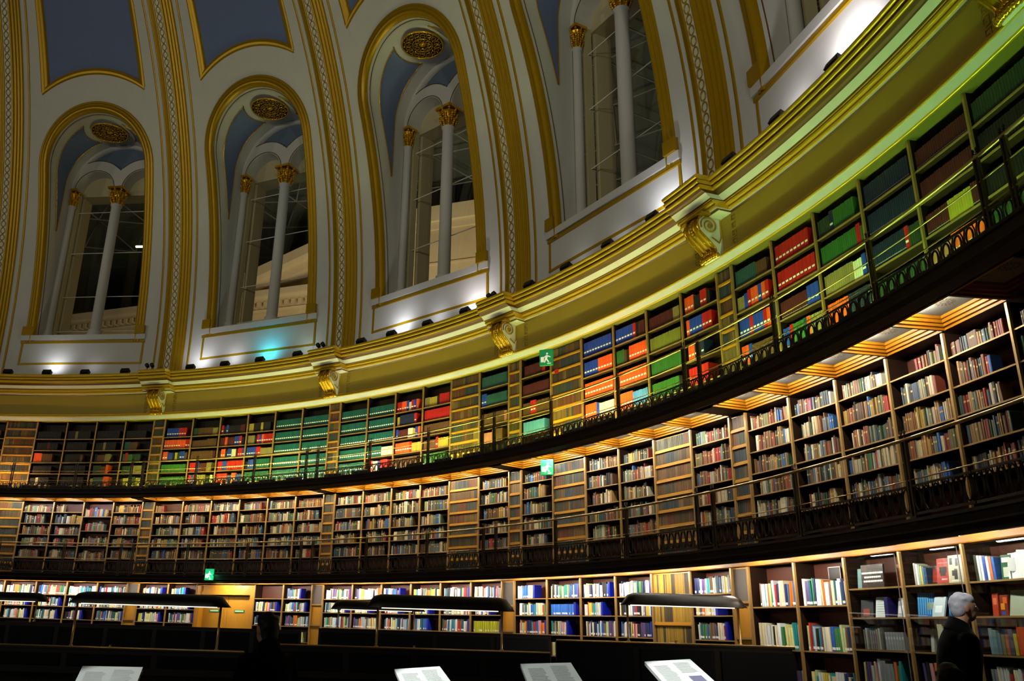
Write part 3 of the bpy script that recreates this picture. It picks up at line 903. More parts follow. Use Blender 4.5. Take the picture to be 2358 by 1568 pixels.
# ------------------------------------------------------------------ books
CC = dict(T='#0a5148', D='#23504f', R='#b41610', O='#e8551a', B='#1d3ea8', G='#2e6424', g='#263c24', N='#13233f', M='#4e1616', K='#5a3a1c', W='#d9d2b8',
          Y='#b09a30', E='#8a7a48', k='#151210', L='#4d8ac8', e='#7a7c28', P='#b06a5a', S='#c8d0cc')
CN = dict(T='teal', D='dark teal', R='red', O='orange', B='blue', G='green', g='dark green', N='navy', M='maroon', K='brown', W='cream', Y='ochre', E='beige', k='black', L='light blue', e='olive', P='pink', S='pale grey')
UPROWS = {(-1, 0): ['K9', 'K8', 'K9', 'E6K3', 'E9'], (-1, 2): ['k9', 'k4M1k3', 'O3K4', 'k7', 'k2W1k4'], (-1, 3): ['k3E1k5', 'k8', 'k6K1', 'k9', 'k9'], (-1, 4): ['k9', 'k3E1k4', 'k1K3E2', 'g3K2O1', 'Y1D4O2'],
      (-1, 5): ['k8', 'D2K3', 'D1R1G2g3', 'g4E4', 'k1Y2g3Y2'],
      (0, 0): ['B5*R3*', 'O7*O2R2*', 'O2*B2k1Y1g1B2*K1', 'G10', 'G10'], (0, 1): ['g2K6E2', 'K6K4', 'K9M1', 'R3*B1*M3E2', 'R1*B1*R1*E4g2W1'],
      (0, 2): ['R1*k1B1*k5M2', 'M2O1M3B2*R1*k1', 'k1O2*k1B2*W2M1R2*B1*', 'R2*B2*R7*', 'R5*B2O2*B3'], (0, 3): ['Y2k3Y1k3', 'E3k1R1*B1*O1*R4*', 'B4*R2*E5', 'k1B3*T6*', 'T10*'],
      (0, 4): ['T12*']*5, (0, 5): ['T12*']*5, (1, 0): ['T12*']*5, (1, 1): ['T12*', 'T12*', 'T12*', 'T6*W5', 'R2*W2B1R3'],
      (1, 2): ['R2*O2*B1*W1R1*B1*O1', 'Y1N6R1*', 'B1*M4W2Y1B1*O1', 'O6*R1*Y4', 'K9'], (1, 3): ['E2Y3k1R4', 'R11', 'K11', 'K5R1*Y4', 'G9'],
      (1, 5): ['D10', 'B2*D8', 'K9P1', 'P4K4', 'M8'], (2, 0): ['M7R1', 'M10', 'K3R2*K5', 'L8', 'D7'], (2, 2): ['B10*', 'B5*O5*', 'O10*', 'O4*B1W5'],
      (2, 3): ['B6*R1*k1M2', 'G3K1k1O7*', 'O10*', 'O5*L5'], (2, 4): ['M8E2', 'e10', 'G10', 'G9k2'], (2, 5): ['O3*k2R2*k1', 'O1*B4*R3*', 'O2*N3*', 'R6*'],
      (3, 0): ['D6K3', 'E2B1R1*O2*B1*O1*R1*', 'B3*R1*B3*R1*O2*B1*', 'O2*B1*K7'], (3, 1): ['R9*', 'R10*', 'M7B3*', 'B2R1G3T1O1E4'], (3, 2): ['g3N1*G5', 'G9R1G1', 'E7W2B1*', 'O5N5'],
      (3, 3): ['N10', 'N12', 'N8R1*g3', 'g10'], (3, 4): ['M12', 'M12', 'M5Y5M2', 'P4O6*'], (3, 5): ['g10', 'k9', 'k9', 'g6'], (4, 0): ['k9', 'g9', 'k9', 'D6']}
MUT = [('brown', c) for c in ('#5a3d22', '#7a5a36', '#54331f', '#6b4a30')]+[('red-brown', '#7a3524'), ('tan', '#a07a4a'), ('dark green', '#2f4430'), ('slate blue', '#3c4d5c'),
       ('dark slate', '#303a40'), ('olive', '#5f5c38'), ('beige', '#b8a888'), ('pale grey', '#9c9a8c'), ('red', '#9a2a20'), ('dark red', '#6d1f1a'), ('cream', '#cfc6a8'), ('blue', '#2f5a92'),
       ('rust', '#7c4424'), ('black', '#1c1a18'), ('ochre', '#94762c'), ('grey-green', '#5c6454'), ('grey-blue', '#55646e'), ('sage', '#6f7a60'), ('pale beige', '#b4aa8c'), ('tan', '#8a6a44'), ('beige', '#a89a78'), ('brown', '#48321e'), ('brown', '#6a4a2c'), ('dark slate', '#262c30'), ('green', '#35583a')]
MOD = [('white', '#dfe3e6'), ('off-white', '#cfd4d0'), ('cream', '#dcd2a8'), ('navy', '#20305c'), ('pale grey', '#b0b8ba'), ('slate blue', '#48607c'), ('dark teal', '#1c5c64'), ('white', '#e6e8e4'), ('white', '#d8dcdc'), ('cream', '#e4dcb8'), ('pale blue', '#a8c4cc'), ('teal', '#1f8a90'), ('blue', '#2a62b0'), ('navy', '#1a2a5c'), ('red', '#b02a20'), ('orange', '#d87020'),
       ('green', '#3c7a48'), ('yellow', '#d0c040'), ('pale green', '#b8cc90'), ('black', '#1a1a1c'), ('grey', '#8c9494'), ('brown', '#7a5a3c'), ('pink', '#d49aa0'), ('pale yellow', '#dcd890'), ('purple', '#5c4a7c')]
BOOKS = []   # dict per book
def parse(s):
    out = []; i = 0
    while i < len(s):
        c = s[i]; i += 1; n = ''
        while i < len(s) and s[i].isdigit(): n += s[i]; i += 1
        st_ = i < len(s) and s[i] == '*'
        if st_: i += 1
        out.append((c, int(n or 1), st_))
    return out
def addbook(tier, b, j, row, x, w, h, d, z, cn, col, band=None, tilt=0., dy=0.):
    BOOKS.append(dict(tier=tier, b=b, j=j, row=row, x=x, w=w, h=h, d=d, z=z, cn=cn, col=col, band=band, tilt=tilt, dy=dy))
def jit(c, a=.12):
    c = lin(c); f = rng.uniform(1-a, 1+a); return tuple(min(1, v*f*rng.uniform(.94, 1.06)) for v in c)
for tier in 'UMG':
    R, z0, z1, nm, dep = TI[tier]
    for b, j in cases:
        a = waz(b, j)+WS/2
        if not -17 < a < 74 or (b, j) in FALSE[tier] or (tier == 'G' and (b, j) in DOOR): continue
        sh = shelves_for(tier, b, j); hw = R*math.sin(rad(WS/2))-.035; tops = [z1]+sh
        rowsz = list(enumerate(sh))
        for row, z in rowsz:
            space = tops[row]-z-.03
            if tier == 'U':
                spec = UPROWS.get((b, j), ['k8']*5)
                if row >= len(spec): continue
                segs = parse(spec[row]); tot = sum(n for _, n, _ in segs); nb = max(9, tot) if tot >= 9 else tot
                bw = min(.088, (2*hw-.01)/max(tot, 10)); x = -hw+(.0 if tot >= 9 else rng.uniform(.0, .05))
                hset = min(.285 if len(sh) == 5 else .325, space-.02)
                for c, n, band in segs:
                    h = hset*(1 if band or c in 'TRON' else rng.uniform(.8, .97)); cnt = n
                    sub = 1 if band else 2
                    for q in range(cnt*sub):
                        w_ = bw/sub
                        addbook(tier, b, j, row, x+w_/2, w_-.003, h*(1 if band else rng.uniform(.985, 1.01)), .22, z, CN[c], jit(CC[c], .06), ('white' if band else ('dot' if b >= 3 and c in 'MNe' else None)))
                        x += w_
            elif tier == 'M':
                if row == len(sh)-1 and False: continue
                if (b, j) in ((0, 0), (-1, 3)) and row == 0: lim = -hw+.28
                elif b == 3 and j == 3 and row == 0: lim = hw-.12
                else: lim = hw-(0 if rng.random() < .25 else rng.uniform(0, .28))
                if b >= 3 and j >= 4: lim -= .12
                x = -hw+(.0 if rng.random() < .4 else rng.uniform(0, .12))
                if (b, j, row) == (3, 3, 0): x = -.05
                if (b, j) == (3, 1) and row: x = -hw+.14
                base = rng.choice(MUT); run = 0; hh = rng.uniform(.19, .23)
                hs = min(space-.03, .29)
                while x < lim:
                    if run <= 0:
                        base = rng.choice(MUT); run = rng.choice([1, 1, 1, 1, 1, 2, 2, 4]); hh = (rng.uniform(.66, .86) if rng.random() < .8 else rng.uniform(.86, 1.0))*hs; ww = rng.uniform(.016, .042)
                    run -= 1
                    w_ = ww*rng.uniform(.95, 1.05); tl = 0
                    if x+w_ > lim and rng.random() < .3: tl = rng.uniform(-.12, .02)
                    addbook(tier, b, j, row, x+w_/2, w_-.002, hh, .15, z, base[0], jit(base[1]), 'gilt' if rng.random() < .35 else None, tl, rng.uniform(0, .02))
                    x += w_+(.002 if rng.random() < .95 else .02)
            else:
                if b == 3 and j in (2, 3, 4) and row < 3: continue       # display cases: built by hand
                if (b, j, row) == (0, 4, 0): continue
                lim = hw-rng.choice([0, .1, .25, .45]) if row < 4 else hw; x = -hw+rng.uniform(0, .08)
                if b == 3 and j < 2: x = -hw+(.14 if j == 0 and row == 0 else .05); lim = hw-(.0 if row == 0 else .06)
                hs = min(space-.05, .27 if b < 3 else .36); run = 0
                if (b, j, row) == (1, 5, 2): spec_ = ('yellow', '#b8b820')
                elif (b, j, row) == (2, 1, 1): spec_ = ('blue', '#2c6cc8')
                else: spec_ = None
                while x < lim:
                    if run <= 0:
                        base = spec_ or rng.choice(MOD); run = rng.choice([1, 1, 1, 1, 2, 3]); hh = rng.uniform(.78, 1.0)*hs; ww = rng.uniform(.02, .045)*(1.15 if b >= 3 else 1)
                        if spec_: hh = hs*.85; ww = .035; run = 30
                        if row >= 3 and b < 3: base = rng.choice(MOD+MUT)
                    run -= 1; w_ = ww
                    addbook(tier, b, j, row, x+w_/2, w_-.002, hh, .17, z, base[0], jit(base[1], .1), 'call' if rng.random() < .6 else None, rng.choice([0, 0, 0, 0, .04, -.05]), rng.uniform(0, .015))
                    x += w_+.001
                if lim < hw-.08 and row < 3 and (b, j) not in ((3, 0), (3, 1)) or (b, j, row) == (3, 1, 1):
                    addbook(tier, b, j, row, x+.035, .06, hs*.98, .2, z, 'dark blue', lin('#0c1c96'), None)
def bookgeo(mb, k, xf=None):
    w_, h, d, c = k['w']/2, k['h'], k['d'], k['col']; y = k['dy']
    wl = (.82, .82, .76); gl = (.5, .32, .08)
    if k['band'] == 'white':
        zs = [(0, h, c)]; mb.add([(-w_*.72, y-.0012, .31*h), (w_*.72, y-.0012, .31*h), (w_*.72, y-.0012, .41*h), (-w_*.72, y-.0012, .41*h)], [(0, 1, 2, 3)], 0, wl, xf)
    elif k['band'] == 'gilt': zs = [(0, .62*h, c), (.62*h, .72*h, gl), (.72*h, h, c)]
    elif k['band'] == 'call': q = .02+.35*k['dy']; zs = [(0, q, c), (q, q+.032, wl), (q+.032, h, c)]
    elif k['band'] == 'dot': zs = [(0, .14*h, c), (.14*h, .18*h, (.3, .3, .28)), (.18*h, h, c)]
    else: zs = [(0, h, c)]
    ro = min(.006, w_*.4)
    for a, b_, cc in zs:
        m_ = .18 if cc is wl and k['band'] == 'white' else 0
        P = [(-w_, y+ro), (-w_*.55, y), (w_*.55, y), (w_, y+ro)]
        mb.add([(px, py, a) for px, py in P]+[(px, py, b_) for px, py in P], [(0, 1, 5, 4), (1, 2, 6, 5), (2, 3, 7, 6)], 0, cc, xf)
    cs = tuple(v*.95 for v in c)
    mb.add([(-w_, y+ro, 0), (-w_, d, 0), (-w_, d, h), (-w_, y+ro, h), (w_, y+ro, 0), (w_, d, 0), (w_, d, h), (w_, y+ro, h)], [(0, 3, 2, 1), (4, 5, 6, 7), (0, 1, 5, 4)], 0, cs, xf)
    t = min(.003, w_*.3)
    mb.add([(-w_+t, y+.012, h-.004), (w_-t, y+.012, h-.004), (w_-t, d, h-.004), (-w_+t, d, h-.004)], [(0, 1, 2, 3)], 0, (.62, .57, .44), xf)
    mb.add([(-w_, y+ro, h), (w_, y+ro, h), (w_, y+.012, h), (-w_, y+.012, h)], [(0, 1, 2, 3)], 0, cs, xf)
def bookmatrix(k):
    R = TI[k['tier']][0]; a = waz(k['b'], k['j'])+WS/2
    n = cyl(1, a, 0); s_ = Vector((n.y, -n.x, 0))
    p = cyl(R, a, k['z'])+s_*k['x']+n*.035
    return Matrix.Translation(p) @ Matrix.Rotation(-rad(a), 4, 'Z') @ Matrix.Rotation(k['tilt'], 4, 'Y')
def project(p):
    d = p-CAM; z = d.dot(FW)
    return (1020.15+FPX*d.dot(RT)/z, 766.23-FPX*d.dot(UP)/z, z)
for k in BOOKS:
    k['M'] = bookmatrix(k); x, y, z = project(k['M'] @ Vector((0, 0, k['h']/2)))
    k['in'] = 6 < x < 2352 and 6 < y < 1556
    k['size'] = k['w']*k['h']/(z*z) if k['in'] and z > 0 else 0
    if k['tier'] != 'U' and 2170 < x < 2310 and y > 1350: k['size'] = 0      # behind the visitor
    if k['tier'] == 'G' and 1430 < x < 1720 and 1365 < y < 1400: k['size'] = 0
    if k['tier'] == 'G' and y > 1478 and x < 1830: k['size'] = 0
ROWN = ['top', 'second', 'third', 'fourth', 'fifth', 'sixth']
from collections import defaultdict
rowsd = defaultdict(list)
for k in BOOKS: rowsd[(k['tier'], k['b'], k['j'], k['row'])].append(k)
for L in rowsd.values():
    L.sort(key=lambda k: k['x'])
    for i, k in enumerate(L): k['i'] = i+1
def build_individual(sel, name, cat, group):
    for k in sel:
        mb = MB(); bookgeo(mb, k)
        o = mb.build(name, M['bookg'] if k['tier'] == 'G' else M['book'])
        o.matrix_world = k['M']
        k['done'] = True
        adj = 'tall' if k['h'] > .27 else ('short' if k['h'] < .17 else ('thin' if k['w'] < .022 else ''))
        kind = 'book' if cat == 'book' else 'bound volume'
        cs = casename(k['b'], k['j'], True)
        lab = ' '.join(('%s %s %s, %s on %s shelf, %s-tier %s' % (adj, k['cn'], kind, ORD[k['i']], ROWN[k['row']], TI[k['tier']][3], cs)).split())
        tag(o, lab, cat, group)
lowt = sorted([k for k in BOOKS if k['tier'] != 'U' and k['size'] > 0], key=lambda k: -k['size'])
upt = sorted([k for k in BOOKS if k['tier'] == 'U' and k['size'] > 0], key=lambda k: -k['size'])
build_individual(lowt[:285], 'book', 'book', 'books on the middle and ground tiers')
build_individual(upt[:298], 'bound_volume', 'bound volume', 'bound volumes on the upper gallery')
for nm, tiers, lb, ct_ in (('books', 'MG', 'smaller distant books filling the middle and ground tier cases', 'books'), ('bound_volumes', 'U', 'remaining sets of bound volumes in the upper gallery cases', 'bound volumes')):
    mb = MB()
    for k in BOOKS:
        if k['tier'] in tiers and not k.get('done'): bookgeo(mb, k, k['M'])
    tag(mb.build(nm, M['book']), lb, ct_, kind='stuff')
print('books', len(BOOKS))

# ------------------------------------------------------------------ displays in the glass-fronted cases
def gcase(j): return waz(3, j)+WS/2
def disp(j, z, x, w_, h, th, name, lab, cat, base, items=(), lean=-.18, yaw=0., y=.09, m_='book'):
    """an upright face-out book or card; items: flat patches (x0,x1,z0,z1,colour) in 0..1 of the cover"""
    a = gcase(j); n = cyl(1, a, 0); s_ = Vector((n.y, -n.x, 0)); p = cyl(RG, a, z+.003)+s_*x+n*y
    mb = MB(); c = lin(base)
    mb.box(-w_/2, w_/2, 0, th, 0, h, 0, c)
    mb.box(-w_/2+.003, w_/2-.003, .002, th-.002, h, h+.001, 0, (.7, .68, .6))
    for x0, x1, z0, z1, cc in items:
        mb.add([(-w_/2+x0*w_, -.0015, z0*h), (-w_/2+x1*w_, -.0015, z0*h), (-w_/2+x1*w_, -.0015, z1*h), (-w_/2+x0*w_, -.0015, z1*h)], [(0, 1, 2, 3)], 0, lin(cc))
    o = mb.build(name, M['bookg']); o.matrix_world = Matrix.Translation(p) @ Matrix.Rotation(-rad(a)+yaw, 4, 'Z') @ Matrix.Rotation(lean, 4, 'X')
    return tag(o, lab, cat)
GL = 2.155, 1.81, 1.44
# case 2 (first glazed)
disp(2, GL[0], -.33, .15, .24, .03, 'book', 'pale blue-green book leaning at left of the top glazed shelf', 'book', '#7fa4a6', lean=-.1)
bars = []
for r_, (a, b) in enumerate(((.03, .98), (.14, .88), (.10, .95))):
    x = a
    while x < b:
        l = rng.uniform(.03, .09); bars.append((x, min(b, x+l), .60-.18*r_, .68-.18*r_, '#f0ece0')); x += l+.012
disp(2, GL[0], -.06, .40, .27, .02, 'display_sign', 'brown display sign with three lines of white lettering', 'sign', '#33231a', bars, lean=-.05, y=.04)
disp(2, GL[0], .27, .2, .26, .02, 'backing_board', 'plain russet board beside the lettered display sign', 'board', '#6e3d26', lean=-.03, y=.2)
disp(2, GL[1], -.30, .17, .21, .03, 'book', 'dark grey book with red cover picture, glazed middle shelf left', 'book', '#4a4c50', [(.2, .7, .1, .5, '#a85c4c')], yaw=.3)
disp(2, GL[1], -.05, .17, .24, .02, 'leaflet', 'white printed leaflet standing on the glazed middle shelf', 'leaflet', '#dfe8e4', [(.12, .85, .15+.12*i, .18+.12*i, '#a8b0b4') for i in range(6)], yaw=.1)
disp(2, GL[1], .09, .06, .225, .12, 'book', 'dark violet-blue book beside the white printed leaflet', 'book', '#221a5c', y=.06, lean=-.05)
disp(2, GL[1], .30, .18, .22, .03, 'book', 'pale grey picture book leaning beside the brass upright', 'book', '#a9b0b8', [(.1, .6, .2, .6, '#e6e6ec')], yaw=-.2)
for i in range(9):
    disp(2, GL[2], -.34+.038*i, .03, rng.uniform(.21, .26), .16, 'book', 'greyish book, %s from left on the lowest lit glazed shelf' % ORD[i+1], 'book', rng.choice(['#5c5a54', '#77766a', '#6a6470', '#a0a498', '#8a7f70']), lean=0, y=.05)
for i in range(7):
    disp(2, GL[2], .03+.046*i, .042, .20, .14, 'box_file', 'grey box file, %s in the row of files behind glass' % ORD[i+1], 'file', '#8b8f90', [(.2, .8, .6, .75, '#b8bcbc')], lean=0, y=.06)
for i in range(3):
    disp(2, .98, -.28+.22*i, .19, .26, .03, 'book', '%s book facing out on the dim lower glazed shelf' % ('left blue-grey', 'middle blue-grey', 'right olive-grey')[i], 'book', ('#46586c', '#4c6078', '#5a6048')[i], [(.15, .5, .2, .8, '#8ea4b8'), (.55, .85, .35, .6, '#6c8098')], lean=-.3)
# case 3
for i, c in enumerate(('#9c968a', '#d8dcd6', '#8aa090', '#b8a84c', '#3c6c9c', '#24405c')):
    disp(3, GL[0], -.34+.035*i, .03, .24-.012*i, .14, 'book', '%s slim book spine beside the red portrait cover' % ('grey', 'white', 'grey-green', 'ochre', 'mid blue', 'navy')[i], 'book', c, lean=0, y=.05)
disp(3, GL[0], -.07, .15, .20, .02, 'book', 'dark book with red figures, behind the red portrait cover', 'book', '#231512', [(.1, .5, .1, .8, '#8c2c1c'), (.5, .8, .1, .5, '#a04830')], lean=-.15, y=.10)
disp(3, GL[0], .07, .19, .27, .02, 'book', 'red book facing out with a dark portrait on its cover', 'book', '#a82c22', [(.22, .8, .42, .66, '#1c1210'), (.3, .72, .3, .44, '#241614'), (.35, .9, .1, .24, '#c83c34'), (.4, .85, .14, .19, '#e8d8d0'), (.1, .9, .80, .84, '#c86a5c')], lean=-.12, y=.07)
disp(3, GL[0], .28, .22, .29, .02, 'book', 'cream book facing out with a dark-haired portrait drawing', 'book', '#cfc9a4', [(.14, .62, .45, .86, '#e6dcb4'), (.12, .3, .66, .9, '#1c1a16'), (.5, .68, .6, .88, '#1c1a16'), (.25, .5, .25, .45, '#14120f'), (.4, .62, .12, .5, '#1a1814'), (.2, .85, .05, .1, '#f2f0e0'), (.68, 1, 0, 1, '#a9a794')], lean=-.1, y=.06)
for nm, x, yw in (('left', -.30, .1), ('right', .16, -.1)):
    disp(3, GL[1], x, .25, .26, .02, 'book', 'bright blue patterned book, %s of the pair behind glass' % nm, 'book', '#1f74c4', [(.05+.13*i, .1+.13*i, .1, .95, '#7cc4e8') for i in range(7)]+[(0, 1, .78, .82, '#7cc4e8'), (.55, 1, .3, .6, '#9aa48c')], yaw=yw, lean=-.12)
disp(3, GL[1], -.07, .18, .22, .02, 'book', 'pale white-blue book between the two blue patterned books', 'book', '#b8c8d0', [(.2, .8, .2, .55, '#e4eef4')], lean=-.3, y=.05)
disp(3, GL[2], -.28, .05, .24, .12, 'leaflet', 'white leaflet standing left of the cream lever file', 'leaflet', '#b4b6ae', lean=-.1)
o = disp(3, GL[2], -.06, .08, .29, .18, 'lever_arch_file', 'cream lever arch file with black finger hole', 'file', '#c6c8a4', [(.25, .75, .17, .27, '#0c0c0c')], lean=0, y=.04)
disp(3, GL[2], .03, .06, .20, .14, 'book', 'dark indigo book right of the cream lever file', 'book', '#1c1640', lean=0, y=.05)
# case 4
for i, c in enumerate(('#3a4030', '#c8d4cc', '#d8dce4', '#2c4a9c', '#d8dcdc', '#cc6a40', '#2c5ca8')):
    disp(4, GL[0], -.40+.042*i, .034, .26-.006*i, .14, 'book', '%s book spine on the rightmost glazed top shelf' % ('dark olive', 'pale green', 'white', 'royal blue', 'off-white', 'orange', 'mid blue')[i], 'book', c, lean=0, y=.05)
disp(4, GL[0], -.04, .14, .24, .02, 'book', 'green and white book facing out left of the open book', 'book', '#2c5c40', [(.2, .8, .1, .5, '#c8ccb8'), (.1, .9, .7, .9, '#d8dcd0')], lean=-.1)
# an open book with an engraved portrait
a = gcase(4); T = Matrix.Translation(cyl(RG, a, GL[0])+Vector((cyl(1, a, 0).y, -cyl(1, a, 0).x, 0))*.14+cyl(1, a, 0)*.06) @ Matrix.Rotation(-rad(a), 4, 'Z') @ Matrix.Rotation(-.12, 4, 'X')
ob = tag(empty('open_book'), 'open white book showing a grey engraved portrait', 'book'); ob.matrix_world = T
for sg, nm in ((-1, 'left_page'), (1, 'right_page')):
    mb = MB(); rows = [[(sg*x, .03*math.sin(x*14)-.0, z) for x in (0, .03, .06, .09, .12, .15)] for z in (0, .26+.02*(sg > 0))]
    mb.grid(rows); mb.build('page', M['board'], ob)
mb = MB(); mb.add([(-.12, -.004, .08), (-.04, .012, .08), (-.04, .012, .21), (-.12, -.004, .21)], [(0, 1, 2, 3)]); mb.add([(-.11, -.008, .1), (-.05, .006, .1), (-.06, .006, .19), (-.10, -.006, .19)], [(0, 1, 2, 3)]); mb.build('engraving', M['print_'], ob)
for i, c in enumerate(('#4c7cb4', '#a8b0b8', '#8c9094', '#787c84')):
    disp(4, GL[0], .34+.045*i, .04, .27, .14, 'book', '%s book right of the open portrait book' % ('sky blue', 'silver', 'mid grey', 'dull grey')[i], 'book', c, lean=0, y=.05)
disp(4, GL[1], -.28, .08, .22, .02, 'book', 'red-orange book facing out beside the old man', 'book', '#b03c24', [(.2, .8, .5, .8, '#d87848')], lean=-.1)
disp(4, GL[1], -.16, .11, .20, .02, 'book', 'orange and yellow picture book beside the red-orange one', 'book', '#7c2c18', [(.1, .6, .3, .6, '#d8901c'), (.4, .9, .6, .9, '#d8601c'), (.2, .7, .05, .2, '#2858b8')], lean=-.1)
for sg in (1,):
    disp(4, GL[1], .05, .24, .25, .02, 'book', 'large pale grey-green book facing out, partly behind the slate one', 'book', '#a4ac94', [(.8, .83, 0, 1, '#84907c')], lean=-.25, yaw=.15)
    disp(4, GL[1], .22, .18, .24, .02, 'book', 'slate grey book facing out right of the grey-green one', 'book', '#4c565c', lean=-.2, y=.06)
disp(4, GL[1], .42, .14, .24, .02, 'book', 'pale aqua book at the right edge of the photo', 'book', '#a4c0bc', lean=-.15)
for i, (c, w_, h) in enumerate((('#6c8894', .05, .25), ('#5c8088', .06, .23), ('#54707c', .05, .20), ('#6c6c48', .05, .19), ('#9c5430', .05, .19), ('#3c4450', .06, .24), ('#b09c28', .045, .2), ('#b84418', .16, .26))):
    xx = -.36+(.055*i if i < 7 else .055*7+.06)
    disp(4, GL[2], xx, w_-.004, h, .16, 'book', '%s book on the shelf right of the visitor' % ('grey-blue', 'sea green', 'steel blue', 'khaki', 'rust', 'dark slate', 'mustard', 'wide orange-red')[i], 'book', c, lean=0, y=.05)

# small black-framed notice on the case beside the glazed ones
o = disp(1, 1.965, .0, .24, .16, .01, 'framed_notice', 'dark framed notice standing behind the top row of books', 'notice', '#14100e', [(0, 1, .94, 1, '#b8b4ac'), (0, .04, 0, 1, '#b8b4ac'), (.96, 1, 0, 1, '#b8b4ac')], lean=0, y=.25)
o.location.z += .34

# ------------------------------------------------------------------ door on the ground tier
A_d = (waz(0, 2)+waz(0, 4))/2; hw = RG*rad(WS)
dr = struct(thing('door_1', None, None, RG, A_d, 0)); 
mb = MB()
for sg in (-1, 1):
    X = sorted((sg*hw, sg*(hw-.14))); mb.box(X[0], X[1], -.02, .2, 0, 2.5)
mb.box(-hw, hw, .02, .2, 2.34, 2.52); mb.box(-hw+.1, hw-.1, -.0, .2, 2.26, 2.34)
mb.build('door_frame', M['oak'], dr)
for sg in (-1, 1):
    mb = MB(); X = sorted((sg*.005, sg*(hw-.14))); mb.box(X[0], X[1], .16, .2, 0, 2.27)
    xm = (X[0]+X[1])/2
    for zz_ in (.2, 1.15): mb.box(X[0]+.1, X[1]-.1, .15, .16, zz_, zz_+.8)
    lf = mb.build('door_leaf', M['oak'], dr)
    mb = MB(); mb.box(xm-.17, xm+.17, .135, .15, 1.80, 1.87, 0)
    x = xm-.14
    while x < xm+.13:
        l = rng.uniform(.015, .035); mb.box(x, x+l, .132, .135, 1.822, 1.848, 1); x += l+.008
    mb.build('green_plaque', [M['dgreen'], M['signw']], lf)
lamp('door_lobby_lamp', 'AREA', cyl(20.2, A_d, 2.52), cyl(20.6, A_d, 1.2), 9, (1, .86, .5), size=.8)

# ------------------------------------------------------------------ exit signs
def sign(lab, r, az, z, yaw, lit, w_=.25, h=.3, arm=True):
    t = thing('exit_sign', lab, 'exit sign', r, az, z, loc=cyl(r, az, z), rz=-rad(az)+yaw)
    mb = MB(); mb.box(-w_/2, w_/2, -.03, .03, 0, h); mb.build('sign_box', M['greenlit' if lit else 'green'], t)
    mb = MB(); s_ = w_/.25; y = -.034
    def q(pts): mb.add([(x*s_, y, zz*s_) for x, zz in pts], [tuple(range(len(pts)))])
    q([(-.10, .16), (-.04, .16), (-.04, .06), (-.10, .06)])                    # doorway
    q([(.02+.02*math.cos(k*pi/4), .215+.02*math.sin(k*pi/4)) for k in range(8)])  # head
    q([(.0, .19), (.04, .18), (.02, .12), (-.02, .13)])                        # body
    q([(-.02, .13), (.02, .12), (.06, .06), (.04, .05)]); q([(-.02, .13), (.005, .125), (-.02, .05), (-.04, .05)])
    q([(.0, .185), (-.05, .15), (-.04, .14), (.01, .17)]); q([(.04, .18), (.09, .15), (.08, .14), (.03, .16)])
    q([(.02, .04), (.09, .04), (.09, .02), (.02, .02)])
    mb.build('running_figure', M['whitelit' if lit else 'white'], t)
    if arm:
        mb = MB(); mb.box(-w_/2-.01, -w_/2, -.02, .25, h*.4, h*.6); mb.build('bracket_arm', M['iron'], t)
    return t
sign('lit green exit sign on the middle gallery front above the door', 19.92, 8.55, 2.62, .1, True, arm=False)
lamp('exit_sign_glow', 'POINT', cyl(19.86, 9.0, 2.72), cyl(20, 9, 2), 1.2, (.1, 1, .45), shadow_soft_size=.05)
sign('green running-man exit sign near the top of the upper gallery cases', 20.30, 40.25, 6.98, .55, False, .30, .36)
sign('green running-man exit sign at the top of the middle tier cases', 20.38, 39.95, 4.63, .55, False, .27, .32)
mb = MB(); mb.box(-.05, .05, -.03, .0, 0, .09); o = tag(mb.build('fire_alarm', M['red'], loc=cyl(20.58, 40.3, 6.85), rotz=-rad(40.3)), 'small red alarm box below the upper green exit sign', 'alarm')

# ------------------------------------------------------------------ reading desks with hooded lamps
def desk(lab, A, B, ztop, hood=None, ledge=True, body=.9):
    A, B = Vector((*A, 0)), Vector((*B, 0)); L = (B-A).length; u = (B-A)/L; ang = math.atan2(u.y, u.x)
    t = thing('reading_desk', lab, 'reading desk', loc=A, rz=ang, group='dark reading desks on the reading room floor')
    mb = MB(); mb.box(0, L, -.05, .05, 0, ztop-.03); mb.build('partition', M['desk'], t)
    mb = MB(); mb.box(0, L, -.065, .065, ztop-.03, ztop-.012, 0); mb.build('partition_cap', M['desk'], t)
    if ledge:
        mb = MB(); mb.tube([(0, -.05, ztop), (L, -.05, ztop)], .014, 6); mb.tube([(L*.5, -.05, ztop), (L*.5, -.05, ztop+.04)], .018, 6); mb.build('brass_edge', M['brass'], t)
    mb = MB(); mb.add([(0, -.05, .86), (L, -.05, .86), (L, -.65, .76), (0, -.65, .76), (0, -.05, .82), (L, -.05, .82), (L, -.65, .72), (0, -.65, .72)], [(0, 1, 2, 3), (4, 7, 6, 5), (3, 2, 6, 7), (0, 3, 7, 4), (1, 5, 6, 2)])
    mb.build('writing_slope', M['black'], t)
    mb = MB(); mb.box(0, L, -.66, -.64, .715, .765); mb.build('slope_edge', M['oak'], t)
    mb = MB(); n = max(2, int(L/.9))
    for i in range(n): mb.box(L*i/n+.05, L*(i+1)/n-.05, -.075, -.05, .95, ztop-.08)
    mb.build('fielded_panel', M['navy'], t)
    mb = MB()
    for x in (0.03, L-.03): mb.box(x-.03, x+.03, -.62, .02, 0, .74)
    mb.build('end_support', M['desk'], t)
    if hood: hoodlamp(t, hood)
    return t
